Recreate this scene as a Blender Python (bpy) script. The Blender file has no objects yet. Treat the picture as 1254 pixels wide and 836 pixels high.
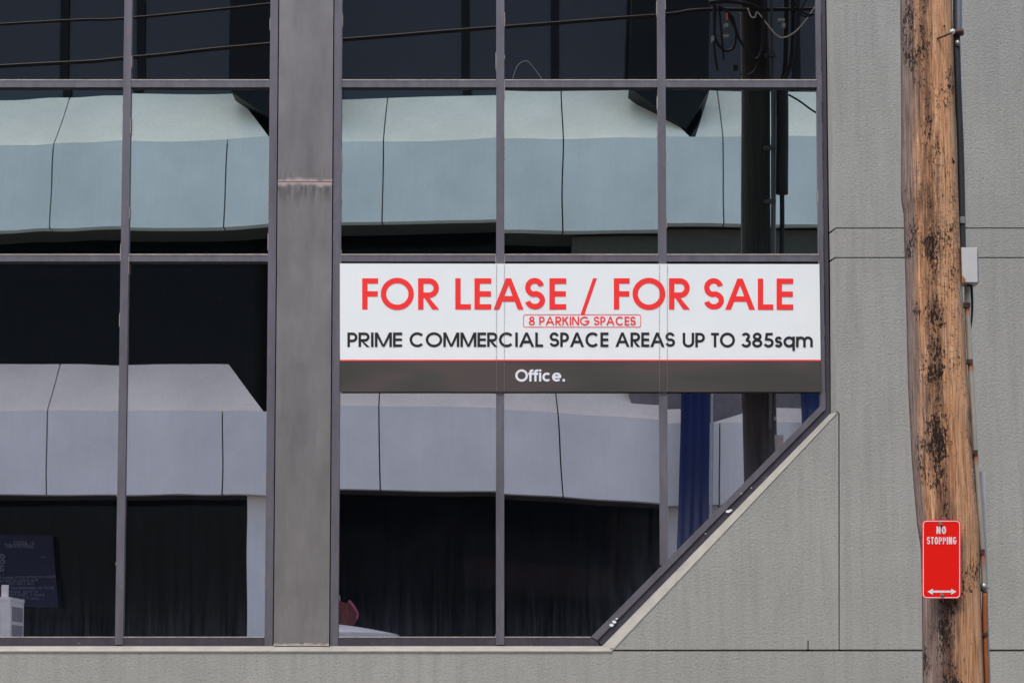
import bpy, bmesh, math, random
from mathutils import Vector, Matrix
random.seed(7)
R = math.radians
sc = bpy.context.scene
COL = sc.collection

# ------------------------------------------------------------------ camera
PW, PH = 1254.0, 836.0
FPX = 2528.0
D = 16.0
CZ = 1.72
TILT = R(4.4)
CYP = 646.0
cam = bpy.data.cameras.new("camera")
cam.sensor_fit = 'HORIZONTAL'; cam.sensor_width = 36.0
cam.lens = 36.0 * FPX / PW
cam.shift_y = (CYP - PH / 2) / PW
cam.clip_start = 0.1; cam.clip_end = 2000
co = bpy.data.objects.new("camera", cam); COL.objects.link(co)
co.location = (0, -D, CZ); co.rotation_euler = (math.pi / 2 + TILT, 0, 0)
sc.camera = co
CAMLOC = Vector((0, -D, CZ)); CROT = Matrix.Rotation(math.pi / 2 + TILT, 3, 'X')

# ------------------------------------------------------------------ light
SUN_EL, SUN_AZ = 65.0, 213.0
w = bpy.data.worlds.new("World"); sc.world = w; w.use_nodes = True
nt = w.node_tree; bg = nt.nodes['Background']
sky = nt.nodes.new('ShaderNodeTexSky'); sky.sky_type = 'NISHITA'; sky.sun_disc = False
sky.sun_elevation = R(SUN_EL); sky.sun_rotation = R(SUN_AZ)
sky.air_density = 1.0; sky.dust_density = 3.0; sky.ozone_density = 1.0
nt.links.new(sky.outputs[0], bg.inputs[0]); bg.inputs[1].default_value = 0.15
sd = Vector((math.sin(R(SUN_AZ)) * math.cos(R(SUN_EL)), math.cos(R(SUN_AZ)) * math.cos(R(SUN_EL)), math.sin(R(SUN_EL))))
sl = bpy.data.lights.new("sun", 'SUN'); sl.energy = 1.4; sl.angle = R(10); sl.color = (1.0, 0.955, 0.89)
so = bpy.data.objects.new("sun", sl); COL.objects.link(so)
so.rotation_euler = sd.to_track_quat('Z', 'Y').to_euler(); so.location = (0, -8, 30)
sc.view_settings.view_transform = 'Standard'; sc.view_settings.look = 'None'
sc.view_settings.gamma = 1.0; sc.view_settings.use_curve_mapping = False
sc.view_settings.exposure = 0.80
sc.render.resolution_x = 1024; sc.render.resolution_y = 682
sc.cycles.max_bounces = 8; sc.cycles.glossy_bounces = 5; sc.cycles.transparent_max_bounces = 12

# ------------------------------------------------------------------ helpers
def UP(px, py, Y):
    """point on the vertical plane y=Y seen at photo pixel (px, py)"""
    d = CROT @ Vector(((px - PW / 2) / FPX, -(py - CYP) / FPX, -1.0))
    t = (Y - CAMLOC.y) / d.y
    return CAMLOC + d * t
GL = 0.15                     # plane of the glass
def MP(px, py, Y):
    """real point on plane y=Y (street side) whose mirror image in the glass is seen at (px, py)"""
    p = UP(px, py, 2 * GL - Y)
    return Vector((p.x, Y, p.z))

def lin(c):
    c = c / 255.0
    return c / 12.92 if c <= 0.04045 else ((c + 0.055) / 1.055) ** 2.4
def rgb(r, g, b): return (lin(r), lin(g), lin(b), 1.0)

def obj(name, bm, mat=None, parent=None, smooth=False):
    me = bpy.data.meshes.new(name)
    bm.normal_update(); bm.to_mesh(me); bm.free()
    o = bpy.data.objects.new(name, me); COL.objects.link(o)
    if mat is not None: me.materials.append(mat)
    if smooth:
        for p in me.polygons: p.use_smooth = True
    if parent is not None: o.parent = parent
    return o
def thing(name, label, cat, loc=(0, 0, 0), group=None):
    o = bpy.data.objects.new(name, None); COL.objects.link(o)
    o.empty_display_size = 0.2
    o['label'] = label; o['category'] = cat
    if group: o['group'] = group
    o['_loc'] = list(loc)
    return o
def settle(root):
    """move the root Empty to its base keeping the children where they are"""
    l = Vector(root['_loc']); root.location = l
    for ch in root.children:
        ch.matrix_parent_inverse = Matrix.Translation(-l)
    del root['_loc']
def tag(o, label, cat, group=None, kind=None):
    o['label'] = label; o['category'] = cat
    if group: o['group'] = group
    if kind: o['kind'] = kind
    return o
def struct(name, bm, mat):
    o = obj(name, bm, mat); o['kind'] = 'structure'; return o

def box(bm, x0, x1, y0, y1, z0, z1):
    if x0 > x1: x0, x1 = x1, x0
    if y0 > y1: y0, y1 = y1, y0
    if z0 > z1: z0, z1 = z1, z0
    v = [bm.verts.new(p) for p in ((x0, y0, z0), (x1, y0, z0), (x1, y1, z0), (x0, y1, z0), (x0, y0, z1), (x1, y0, z1), (x1, y1, z1), (x0, y1, z1))]
    for f in ((0, 3, 2, 1), (4, 5, 6, 7), (0, 1, 5, 4), (1, 2, 6, 5), (2, 3, 7, 6), (3, 0, 4, 7)):
        bm.faces.new([v[i] for i in f])
    return v
def prism(bm, pts, y0, y1):
    """pts: list of (x, z), extruded y0..y1"""
    a = [bm.verts.new((x, y0, z)) for x, z in pts]; b = [bm.verts.new((x, y1, z)) for x, z in pts]
    n = len(pts)
    area = sum(pts[i][0] * pts[(i + 1) % n][1] - pts[(i + 1) % n][0] * pts[i][1] for i in range(n))
    if area < 0: a.reverse(); b.reverse()
    bm.faces.new(a); bm.faces.new(b[::-1])
    for i in range(n):
        j = (i + 1) % n
        bm.faces.new((a[j], a[i], b[i], b[j]))
    return a + b
def pbox(bm, px0, py0, px1, py1, Y, depth):
    """box whose front face sits on plane Y covering the photo rectangle, depth away from camera"""
    a = UP(px0, py0, Y); c = UP(px1, py1, Y)
    box(bm, a.x, c.x, Y, Y + depth, c.z, a.z)
def pprism(bm, pix, Y, depth):
    P = [UP(x, y, Y) for x, y in pix]
    prism(bm, [(p.x, p.z) for p in P], Y, Y + depth)
def bevel(bm, r=0.004, seg=2, ang=0.5):
    es = [e for e in bm.edges if len(e.link_faces) == 2 and e.calc_face_angle(0) > ang]
    bmesh.ops.bevel(bm, geom=es, offset=r, segments=seg, affect='EDGES', profile=0.6)
def tube(bm, pts, r, n=10, r1=None):
    pts = [Vector(p) for p in pts]; m = len(pts); rings = []
    for i, p in enumerate(pts):
        t = (pts[min(i + 1, m - 1)] - pts[max(i - 1, 0)]).normalized()
        u = t.orthogonal().normalized() if i == 0 else (u - t * u.dot(t)).normalized()
        v = t.cross(u)
        rr = r if r1 is None else r + (r1 - r) * i / (m - 1)
        rings.append([bm.verts.new(p + (u * math.cos(2 * math.pi * k / n) + v * math.sin(2 * math.pi * k / n)) * rr) for k in range(n)])
    for i in range(m - 1):
        for k in range(n):
            bm.faces.new((rings[i][k], rings[i][(k + 1) % n], rings[i + 1][(k + 1) % n], rings[i + 1][k]))
    bm.faces.new(rings[0][::-1]); bm.faces.new(rings[-1])
def spline(pts, k=8):
    pts = [Vector(p) for p in pts]; out = []
    for i in range(len(pts) - 1):
        p0 = pts[max(i - 1, 0)]; p1 = pts[i]; p2 = pts[i + 1]; p3 = pts[min(i + 2, len(pts) - 1)]
        for j in range(k):
            t = j / k
            out.append(0.5 * ((2 * p1) + (p2 - p0) * t + (2 * p0 - 5 * p1 + 4 * p2 - p3) * t * t + (3 * p1 - p0 - 3 * p2 + p3) * t ** 3))
    out.append(pts[-1]); return out

# ------------------------------------------------------------------ node helpers
def newmat(name):
    m = bpy.data.materials.new(name); m.use_nodes = True
    return m, m.node_tree, m.node_tree.nodes['Principled BSDF']
def N(nt, t, **kw):
    n = nt.nodes.new(t)
    for k, v in kw.items():
        if k.startswith('i_'):
            key = k[2:]
            key = int(key) if key.isdigit() else key.replace('_', ' ')
            n.inputs[key].default_value = v
        else: setattr(n, k, v)
    return n
def coords(nt, scale=(1, 1, 1), rot=(0, 0, 0)):
    t = N(nt, 'ShaderNodeTexCoord'); mp = N(nt, 'ShaderNodeMapping')
    mp.inputs['Scale'].default_value = scale; mp.inputs['Rotation'].default_value = rot
    nt.links.new(t.outputs['Object'], mp.inputs['Vector']); return mp.outputs[0]
def noise(nt, vec, scale, detail=3, rough=0.5, dist=0.0):
    n = N(nt, 'ShaderNodeTexNoise'); n.inputs['Scale'].default_value = scale; n.inputs['Detail'].default_value = detail
    n.inputs['Roughness'].default_value = rough; n.inputs['Distortion'].default_value = dist
    nt.links.new(vec, n.inputs['Vector']); return n.outputs['Fac']
def ramp(nt, fac, stops, interp='LINEAR'):
    r = N(nt, 'ShaderNodeValToRGB'); cr = r.color_ramp; cr.interpolation = interp
    while len(cr.elements) < len(stops): cr.elements.new(0.5)
    for e, (p, c) in zip(cr.elements, stops):
        e.position = p; e.color = c if len(c) == 4 else (*c, 1)
    nt.links.new(fac, r.inputs[0]); return r.outputs[0]
def g(v): return (v, v, v, 1)
def mix(nt, fac, a, b, blend='MIX'):
    m = N(nt, 'ShaderNodeMix', data_type='RGBA', blend_type=blend)
    for s, v in ((m.inputs[0], fac), (m.inputs[6], a), (m.inputs[7], b)):
        if hasattr(v, 'is_linked'): nt.links.new(v, s)
        else: s.default_value = v
    return m.outputs[2]
def math_(nt, op, a, b=0.0, c=None, clamp=False):
    m = N(nt, 'ShaderNodeMath', operation=op, use_clamp=clamp)
    for s, v in zip(m.inputs, (a, b) if c is None else (a, b, c)):
        if hasattr(v, 'is_linked'): nt.links.new(v, s)
        else: s.default_value = v
    return m.outputs[0]
def bump(nt, h, dist, strength=1.0, prev=None):
    b = N(nt, 'ShaderNodeBump'); b.inputs['Strength'].default_value = strength; b.inputs['Distance'].default_value = dist
    nt.links.new(h, b.inputs['Height'])
    if prev is not None: nt.links.new(prev, b.inputs['Normal'])
    return b.outputs[0]
def plain(name, col, rough=0.6, metal=0.0, var=0.12, vs=8.0, bmp=0.0, spec=0.5, stretch=(1, 1, 1)):
    m, nt, b = newmat(name)
    v = coords(nt, stretch); n = noise(nt, v, vs, 5, 0.6)
    c0 = tuple(x * (1 - var) for x in col[:3]) + (1,); c1 = tuple(min(1, x * (1 + var)) for x in col[:3]) + (1,)
    nt.links.new(ramp(nt, n, [(0.3, c0), (0.7, c1)]), b.inputs['Base Color'])
    b.inputs['Roughness'].default_value = rough; b.inputs['Metallic'].default_value = metal
    b.inputs['Specular IOR Level'].default_value = spec
    if bmp: nt.links.new(bump(nt, noise(nt, v, vs * 6, 3), bmp), b.inputs['Normal'])
    return m

# ------------------------------------------------------------------ materials
def N_col(nt, vec, scale):
    n = N(nt, 'ShaderNodeTexNoise'); n.inputs['Scale'].default_value = scale; nt.links.new(vec, n.inputs['Vector']); return n.outputs['Color']
def mat_stucco(name, col, contrast=1.0, run=0.75):
    m, nt, b = newmat(name)
    v = coords(nt); vs = coords(nt, (9, 9, 0.6))
    fine = noise(nt, v, 65, 3, 0.55); fine2 = noise(nt, v, 130, 2, 0.5); big = noise(nt, v, 0.9, 5, 0.6); streak = noise(nt, vs, 1.6, 5, 0.65)
    c = mix(nt, ramp(nt, big, [(0.3, g(0)), (0.7, g(1))]), tuple(x * 0.90 for x in col[:3]) + (1,), tuple(x * 1.07 for x in col[:3]) + (1,))
    c = mix(nt, ramp(nt, streak, [(0.44, g(0)), (0.72, g(run))]), c, tuple(x * 0.80 for x in col[:3]) + (1,))
    pits = ramp(nt, fine, [(0.28, g(0.72)), (0.42, g(1.0)), (0.75, g(1.05))])
    c = mix(nt, 1.0, c, pits, 'MULTIPLY')
    spots = ramp(nt, noise(nt, v, 26, 2, 0.4), [(0.17, g(0.55)), (0.235, g(1.0))])
    c = mix(nt, 1.0, c, spots, 'MULTIPLY')
    nt.links.new(c, b.inputs['Base Color']); b.inputs['Roughness'].default_value = 0.85; b.inputs['Specular IOR Level'].default_value = 0.25
    vo = N(nt, 'ShaderNodeTexVoronoi', feature='SMOOTH_F1'); vo.inputs['Scale'].default_value = 78; vo.inputs['Randomness'].default_value = 1.0
    dv = mix(nt, 0.02, v, N_col(nt, v, 40)); nt.links.new(dv, vo.inputs['Vector'])
    h = math_(nt, 'ADD', math_(nt, 'MULTIPLY', vo.outputs['Distance'], -0.55), math_(nt, 'MULTIPLY', noise(nt, v, 48, 5, 0.7), 0.9))
    h = math_(nt, 'ADD', h, math_(nt, 'MULTIPLY', fine2, 0.5))
    nt.links.new(bump(nt, h, 0.006 * contrast, 0.8), b.inputs['Normal'])
    return m
M = {}
M['stucco'] = mat_stucco('grey_stucco', rgb(158, 158, 152))
M['sill'] = plain('pale_sill_paint', rgb(143, 141, 134), 0.75, 0, 0.14, 7, 0.001)
M['groove'] = plain('dark_groove_filler', rgb(92, 90, 86), 0.9)  # darker grey for the wall joint backing and the umbrella base

def mat_frame(name, col):
    m, nt, b = newmat(name)
    v = coords(nt, (6, 6, 1)); n = noise(nt, v, 2.2, 6, 0.65); n2 = noise(nt, coords(nt), 30, 4, 0.6)
    c = ramp(nt, n, [(0.3, tuple(x * 0.8 for x in col[:3])), (0.72, tuple(x * 1.18 for x in col[:3]))])
    c = mix(nt, ramp(nt, n2, [(0.66, g(0)), (0.76, g(0.5))]), c, rgb(150, 146, 142))
    nt.links.new(c, b.inputs['Base Color'])
    b.inputs['Metallic'].default_value = 0.25
    nt.links.new(ramp(nt, n2, [(0.3, g(0.38)), (0.7, g(0.6))]), b.inputs['Roughness'])
    return m
M['frame'] = mat_frame('window_frame_metal', rgb(105, 102, 110))
M['frame_dark'] = mat_frame('frame_outer_channel', rgb(74, 71, 80))
M['gasket'] = plain('black_gasket', (0.008, 0.008, 0.009, 1), 0.7)
M['bead'] = plain('putty_bead', rgb(172, 162, 150), 0.7, 0, 0.25, 20)

def mat_pillar():
    m, nt, b = newmat('metal_pillar_cladding')
    v = coords(nt); sep = N(nt, 'ShaderNodeSeparateXYZ'); nt.links.new(v, sep.inputs[0])
    n = noise(nt, coords(nt, (3, 3, 0.8)), 1.6, 6, 0.65); n2 = noise(nt, v, 9, 6, 0.7, 0.6)
    c = ramp(nt, n, [(0.3, rgb(112, 109, 109)), (0.7, rgb(136, 133, 132))])
    smear = ramp(nt, n2, [(0.60, g(0)), (0.72, g(0.22))])
    c = mix(nt, smear, c, rgb(88, 85, 86))
    zs = UP(370, 223, 0.11).z
    # weld scar : narrow pinkish band with stains under it
    zz = math_(nt, 'SUBTRACT', sep.outputs[2], zs)
    wob = math_(nt, 'MULTIPLY', math_(nt, 'SUBTRACT', noise(nt, coords(nt, (1, 1, 0.0)), 14, 5), 0.5), 0.09)
    dz = math_(nt, 'ABSOLUTE', math_(nt, 'ADD', zz, wob))
    band = math_(nt, 'SUBTRACT', 1.0, math_(nt, 'DIVIDE', dz, 0.040), clamp=True)
    stain = math_(nt, 'MULTIPLY', math_(nt, 'SUBTRACT', 1.0, math_(nt, 'DIVIDE', math_(nt, 'ABSOLUTE', math_(nt, 'ADD', zz, 0.05)), 0.17), clamp=True),
                  ramp(nt, noise(nt, coords(nt, (6, 6, 1)), 6, 5), [(0.42, g(0)), (0.6, g(0.8))]))
    c = mix(nt, stain, c, rgb(84, 78, 78))
    c = mix(nt, ramp(nt, band, [(0.15, g(0)), (0.75, g(0.95))]), c, rgb(184, 164, 158))
    nt.links.new(c, b.inputs['Base Color']); b.inputs['Metallic'].default_value = 0.2
    nt.links.new(ramp(nt, n2, [(0.3, g(0.36)), (0.7, g(0.55))]), b.inputs['Roughness'])
    nt.links.new(bump(nt, noise(nt, coords(nt, (1, 1, 0.5)), 3, 2), 0.006, 0.6), b.inputs['Normal'])
    return m
M['pillar'] = mat_pillar()

def mat_glass(name, tint, refl, trans):
    m = bpy.data.materials.new(name); m.use_nodes = True; nt = m.node_tree; nt.nodes.clear()
    out = N(nt, 'ShaderNodeOutputMaterial')
    gl = N(nt, 'ShaderNodeBsdfGlossy'); gl.inputs['Color'].default_value = (*tint, 1); gl.inputs['Roughness'].default_value = 0.0
    tr = N(nt, 'ShaderNodeBsdfTransparent'); tr.inputs['Color'].default_value = (*trans, 1)
    gl.inputs['Color'].default_value = tuple(t * refl for t in tint) + (1,)
    mx = N(nt, 'ShaderNodeAddShader')
    nt.links.new(tr.outputs[0], mx.inputs[0]); nt.links.new(gl.outputs[0], mx.inputs[1])
    # dust film, thicker towards the lower edge of the pane (vertex attribute "dust")
    at = N(nt, 'ShaderNodeAttribute'); at.attribute_name = 'dust'
    df = N(nt, 'ShaderNodeBsdfDiffuse'); df.inputs['Color'].default_value = rgb(120, 128, 148)
    n = noise(nt, coords(nt, (14, 14, 0.8)), 2.0, 5, 0.65)
    sp = ramp(nt, noise(nt, coords(nt), 55, 2, 0.5), [(0.755, g(0)), (0.79, g(0.35))])
    st = ramp(nt, n, [(0.35, g(0.15)), (0.75, g(1.0))])
    f = math_(nt, 'ADD', math_(nt, 'MULTIPLY', at.outputs['Fac'], st), math_(nt, 'ADD', sp, 0.004), clamp=True)
    m2 = N(nt, 'ShaderNodeMixShader')
    nt.links.new(f, m2.inputs[0]); nt.links.new(mx.outputs[0], m2.inputs[1]); nt.links.new(df.outputs[0], m2.inputs[2])
    nt.links.new(m2.outputs[0], out.inputs[0])
    return m
M['glass1'] = mat_glass('reflective_glass_dim', (0.90, 0.82, 0.77), 0.76, (0.10, 0.10, 0.10))
M['glass2'] = mat_glass('reflective_glass_green', (0.91, 1.0, 0.93), 0.94, (0.16, 0.18, 0.18))
M['glass3'] = mat_glass('reflective_glass_violet', (1.0, 0.895, 0.90), 0.94, (0.30, 0.31, 0.34))

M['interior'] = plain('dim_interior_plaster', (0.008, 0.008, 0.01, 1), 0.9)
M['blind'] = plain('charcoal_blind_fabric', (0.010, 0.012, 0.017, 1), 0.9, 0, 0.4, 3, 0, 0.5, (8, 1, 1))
M['sign_white'] = plain('white_sign_film', rgb(238, 242, 241), 0.5, 0, 0.02, 3)
M['sign_red'] = plain('red_sign_ink', rgb(255, 48, 46), 0.5, 0, 0.02, 3)
M['sign_black'] = plain('black_sign_ink', rgb(32, 27, 27), 0.5, 0, 0.05, 3)
M['seam'] = plain('film_seam', rgb(128, 124, 120), 0.6, 0, 0.4, 120)
def mat_band():
    m, nt, b = newmat('dark_sign_band')
    n = noise(nt, coords(nt, (0.7, 1, 2.2)), 1.5, 2, 0.4)
    c = ramp(nt, n, [(0.38, rgb(72, 69, 67)), (0.5, rgb(78, 75, 73)), (0.54, rgb(86, 77, 75)), (0.7, rgb(86, 78, 76))])
    nt.links.new(c, b.inputs['Base Color']); b.inputs['Roughness'].default_value = 0.8; b.inputs['Specular IOR Level'].default_value = 0.15
    return m
M['band'] = mat_band()
M['film_white'] = plain('white_film_ink', rgb(232, 236, 242), 0.5, 0, 0.02)

def mat_wood():
    m, nt, b = newmat('weathered_pole_timber')
    v = coords(nt); sep = N(nt, 'ShaderNodeSeparateXYZ'); nt.links.new(v, sep.inputs[0])
    grain = noise(nt, coords(nt, (26, 26, 0.9)), 2.2, 8, 0.7, 0.4)
    grain2 = noise(nt, coords(nt, (60, 60, 1.4)), 2.5, 4, 0.6)
    c = ramp(nt, grain, [(0.25, rgb(132, 84, 56)), (0.40, rgb(204, 142, 98)), (0.55, rgb(234, 176, 130)), (0.75, rgb(250, 212, 174))])
    tone = noise(nt, coords(nt, (3, 3, 0.7)), 1.4, 4, 0.6)
    c = mix(nt, ramp(nt, tone, [(0.35, g(0.0)), (0.65, g(0.55))]), c, rgb(248, 196, 150))
    c = mix(nt, ramp(nt, grain2, [(0.32, g(0.8)), (0.50, g(0.0))]), c, rgb(112, 66, 44))
    # fine cross checks
    chk = noise(nt, coords(nt, (14, 14, 60)), 1.6, 3, 0.6)
    c = mix(nt, ramp(nt, math_(nt, 'MULTIPLY', chk, tone), [(0.31, g(0)), (0.42, g(0.65))]), c, rgb(112, 76, 58))
    at = N(nt, 'ShaderNodeAttribute'); at.attribute_name = 'side'
    patch = noise(nt, coords(nt, (8, 8, 0.7)), 1.5, 8, 0.72)
    wv = math_(nt, 'ADD', at.outputs['Fac'], math_(nt, 'MULTIPLY', math_(nt, 'SUBTRACT', patch, 0.5), 1.7))
    wmask = ramp(nt, wv, [(0.40, g(0)), (0.74, g(1))])
    wc = ramp(nt, noise(nt, coords(nt, (44, 44, 1.8)), 2.4, 8, 0.8), [(0.3, rgb(66, 52, 48)), (0.47, rgb(126, 106, 96)), (0.72, rgb(190, 168, 158))])
    c = mix(nt, wmask, c, wc)
    # black charred flecks, gathered in clusters, plus a scatter of small ones
    fl = noise(nt, coords(nt, (1, 1, 0.42)), 85, 6, 0.78, 0.2)
    cl = noise(nt, coords(nt, (1, 1, 0.55)), 5.0, 4, 0.6)
    fm = math_(nt, 'ADD', fl, math_(nt, 'MULTIPLY', math_(nt, 'SUBTRACT', cl, 0.5), 1.0))
    af = N(nt, 'ShaderNodeAttribute'); af.attribute_name = 'fleck'
    fm = math_(nt, 'ADD', fm, math_(nt, 'MULTIPLY', af.outputs['Fac'], 0.10))
    wash = ramp(nt, math_(nt, 'ADD', math_(nt, 'MULTIPLY', af.outputs['Fac'], .30), noise(nt, coords(nt, (22, 22, 2.2)), 2.2, 7, 0.75)), [(0.54, g(0)), (0.84, g(0.85))])
    c = mix(nt, wash, c, rgb(88, 66, 56))
    c = mix(nt, ramp(nt, fm, [(0.60, g(0)), (0.645, g(0.97))]), c, rgb(32, 25, 23))
    small = noise(nt, coords(nt, (1, 1, 0.7)), 110, 2, 0.5)
    c = mix(nt, ramp(nt, small, [(0.67, g(0)), (0.71, g(0.85))]), c, rgb(44, 32, 28))
    ck = noise(nt, coords(nt, (38, 38, 0.3)), 2.0, 4, 0.55)
    c = mix(nt, ramp(nt, ck, [(0.27, g(0.85)), (0.33, g(0))]), c, rgb(42, 31, 27))
    # dark vertical streaks where the grey begins
    stv = math_(nt, 'SUBTRACT', 1.0, math_(nt, 'MULTIPLY', math_(nt, 'ABSOLUTE', math_(nt, 'SUBTRACT', at.outputs['Fac'], 0.62)), 4.0), clamp=True)
    stn = ramp(nt, noise(nt, coords(nt, (30, 30, 1.1)), 2.0, 6, 0.75), [(0.46, g(0)), (0.62, g(0.9))])
    c = mix(nt, math_(nt, 'MULTIPLY', stv, stn), c, rgb(52, 42, 40))
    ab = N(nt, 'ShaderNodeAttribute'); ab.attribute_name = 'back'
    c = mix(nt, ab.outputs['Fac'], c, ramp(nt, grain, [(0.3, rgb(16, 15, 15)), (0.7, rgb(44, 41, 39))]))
    nt.links.new(c, b.inputs['Base Color']); b.inputs['Roughness'].default_value = 0.85; b.inputs['Specular IOR Level'].default_value = 0.2
    nb = bump(nt, grain, 0.012, 0.9); nb = bump(nt, fm, 0.004, 0.5, nb)
    nt.links.new(nb, b.inputs['Normal'])
    return m
M['wood'] = mat_wood()
M['black_pvc'] = plain('black_pipe', rgb(44, 45, 48), 0.55, 0, 0.3, 5, 0, 0.5, (1, 1, .3))
M['blue_grey_pvc'] = plain('blue_grey_pipe', rgb(106, 114, 128), 0.5, 0, 0.15, 5)
M['cable'] = plain('black_cable_rubber', (0.005, 0.005, 0.006, 1), 0.6, 0, .1, 8, 0, .25)
M['pale_cable'] = plain('pale_cable_rubber', rgb(170, 165, 155), 0.6)
M['steel'] = plain('galvanised_steel', rgb(150, 150, 148), 0.45, 0.6, 0.25, 25)
M['rust'] = plain('rusty_steel', rgb(84, 60, 54), 0.8, 0.1, 0.4, 30)
M['boxpaint'] = plain('pale_grey_box_paint', rgb(205, 205, 203), 0.5, 0, 0.05, 6)
def mat_pipe_rust(name, base, zr):
    m, nt, b = newmat(name)
    v = coords(nt); sep = N(nt, 'ShaderNodeSeparateXYZ'); nt.links.new(v, sep.inputs[0])
    c = ramp(nt, noise(nt, coords(nt, (4, 4, .7)), 6, 4), [(0.3, tuple(x * .85 for x in base[:3])), (0.7, tuple(x * 1.1 for x in base[:3]))])
    for z0, ln in zr:
        t = math_(nt, 'DIVIDE', math_(nt, 'SUBTRACT', z0, sep.outputs[2]), ln)
        msk = ramp(nt, t, [(0.0, g(0)), (0.02, g(1)), (0.45, g(0.7)), (1.0, g(0))])
        msk = math_(nt, 'MULTIPLY', msk, ramp(nt, noise(nt, coords(nt, (30, 30, 2)), 2, 4), [(0.3, g(.5)), (.6, g(1))]))
        c = mix(nt, msk, c, rgb(190, 100, 36))
    nt.links.new(c, b.inputs['Base Color']); b.inputs['Roughness'].default_value = 0.55
    return m

# ================================================================== THE SETTING: ground
bm = bmesh.new(); box(bm, -400, 400, -400, 400, -0.5, -0.004)
struct('ground', bm, plain('dry_ground', rgb(120, 116, 106), 0.95, 0, 0.2, 0.5))
bm = bmesh.new(); box(bm, -120, 120, -14.4, -4.9, -0.05, 0.0)
struct('road', bm, plain('asphalt', (0.05, 0.05, 0.052, 1), 0.9, 0, 0.2, 12, 0.004))
pavm = plain('pavement_concrete', rgb(170, 166, 158), 0.85, 0, 0.12, 4, 0.002)
for y0, y1 in ((-4.9, 0.0), (-18.2, -14.4)):
    bm = bmesh.new()
    x = -60.0
    while x < 60:
        box(bm, x, x + 2.985, y0 + 0.16 if y0 > -6 else y0, y1 if y0 > -6 else y1 - 0.16, -0.04, 0.12); x += 3.0
    box(bm, -60, 60, y0 if y0 > -6 else y1 - 0.15, (y0 + 0.15) if y0 > -6 else y1, -0.04, 0.125)
    struct('pavement', bm, pavm)
bm = bmesh.new()
for k in range(-14, 14): box(bm, k * 4, k * 4 + 2, -9.7, -9.6, 0.0005, 0.004)
struct('road_marking', bm, plain('road_paint', rgb(220, 220, 215), 0.7, 0, 0.1, 6))

# ================================================================== OFFICE BUILDING (the one in the photo)
bld = thing('office_building', 'grey stucco office building with tinted window walls and a diagonal cut window corner', 'building', (0, 0.5, 0))
XL, XR = UP(-420, 300, 0).x, UP(1750, 300, 0).x
ZT = 14.0
def X(px, py=400, Y=0.0): return UP(px, py, Y).x
def Z(py, Y=0.0): return UP(627, py, Y).z
# --- stucco panels with real joints between them
bm = bmesh.new()
TOPY = -125                                             # photo row of the window head, above the frame
def wall_done():
    global bm
    bevel(bm, 0.003, 1); obj('wall_panel', bm, M['stucco'], bld); bm = bmesh.new()
def wp(pix): pprism(bm, pix, 0.0, 0.16); wall_done()
xr = 1750
wall_top_z = ZT
a = UP(1021.5, TOPY, 0); c = UP(1023.0, 278.6, 0)
prism(bm, [(a.x, a.z), (XR, a.z), (XR, c.z), (c.x, c.z)], 0.0, 0.16); wall_done()                        # tall panel
wp([(1023.2, 280.0), (xr, 280.0), (xr, 314.7), (1023.2, 314.7)])
wp([(1023.3, 316.1), (xr, 316.1), (xr, 794.6), (1028.3, 794.6), (1028.3, 507.0), (1026.5, 503.5), (1024.5, 503.0)])
wp([(1026.6, 505.0), (1027.0, 794.6), (990.4, 794.6), (990.4, 783.5), (988.8, 783.5), (988.8, 794.6), (749.5, 794.8)])
a = UP(-420, 797.0, 0); prism(bm, [(XL, a.z), (XR, a.z), (XR, 0.12), (XL, 0.12)], 0.0, 0.16); wall_done()       # plinth band
a = UP(600, TOPY, 0); prism(bm, [(XL, a.z + 0.012), (XR, a.z + 0.012), (XR, ZT), (XL, ZT)], 0.0, 0.16); wall_done()  # lintel and parapet
a = UP(-330, TOPY, 0); b_ = UP(-330, 797, 0); prism(bm, [(XL, a.z), (a.x, a.z), (a.x, b_.z + 0.012), (XL, b_.z + 0.012)], 0.0, 0.16); wall_done()
# window reveal, sloped back on the right side
def reveal(bmx, p, q, p2, q2, yi=0.12):
    A, B = UP(*p, 0.0005), UP(*q, 0.0005); C, D_ = UP(*q2, yi), UP(*p2, yi)
    bmx.faces.new([bmx.verts.new(v) for v in (A, B, C, D_)])
reveal(bm, (1021.5, TOPY), (1023.0, 278.6), (1010.5, TOPY), (1015.5, 284.4))
reveal(bm, (1023.1, 281.0), (1023.2, 314.0), (1015.6, 286.4), (1016.2, 319.0))
reveal(bm, (1023.3, 316.2), (1025.5, 503.2), (1016.3, 321.0), (1017.5, 508.0))
obj('window_reveal', bm, M['stucco'], bld)
# --- joint backing
bm = bmesh.new()
for (x0, y0, x1, y1) in ((1024, 277, xr, 283), (1024, 312, xr, 318), (1024, 508, 1032, 799)):
    pbox(bm, x0, y0, x1, y1, 0.013, 0.13)
pbox(bm, 748, 793, xr, 798.5, 0.013, 0.13); pbox(bm, 987, 781, 992, 797, 0.013, 0.13)
obj('wall_joint', bm, M['groove'], bld)
# --- pale sloping sill along the bottom and the diagonal
bm = bmesh.new()
def sillquad(p, q, p2, q2):
    A, B = UP(*p, -0.004), UP(*q, -0.004); C, D_ = UP(*q2, 0.118), UP(*p2, 0.118)
    low = Vector((0, 0, -0.0))
    vs = [bm.verts.new(v) for v in (A, B, C, D_)]
    bm.faces.new(vs)
sillquad((-330, 797.2), (749, 797.2), (-330, 790.5), (737.5, 790.5))
sillquad((749, 797.2), (1027, 503.6), (737.5, 790.5), (1016.5, 506.5))
# small drip lip under the sill
pprism(bm, [(-330, 796.6), (749.2, 796.6), (749.6, 798.0), (-330, 798.0)], -0.007, 0.006)
obj('sill', bm, M['sill'], bld)
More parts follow.
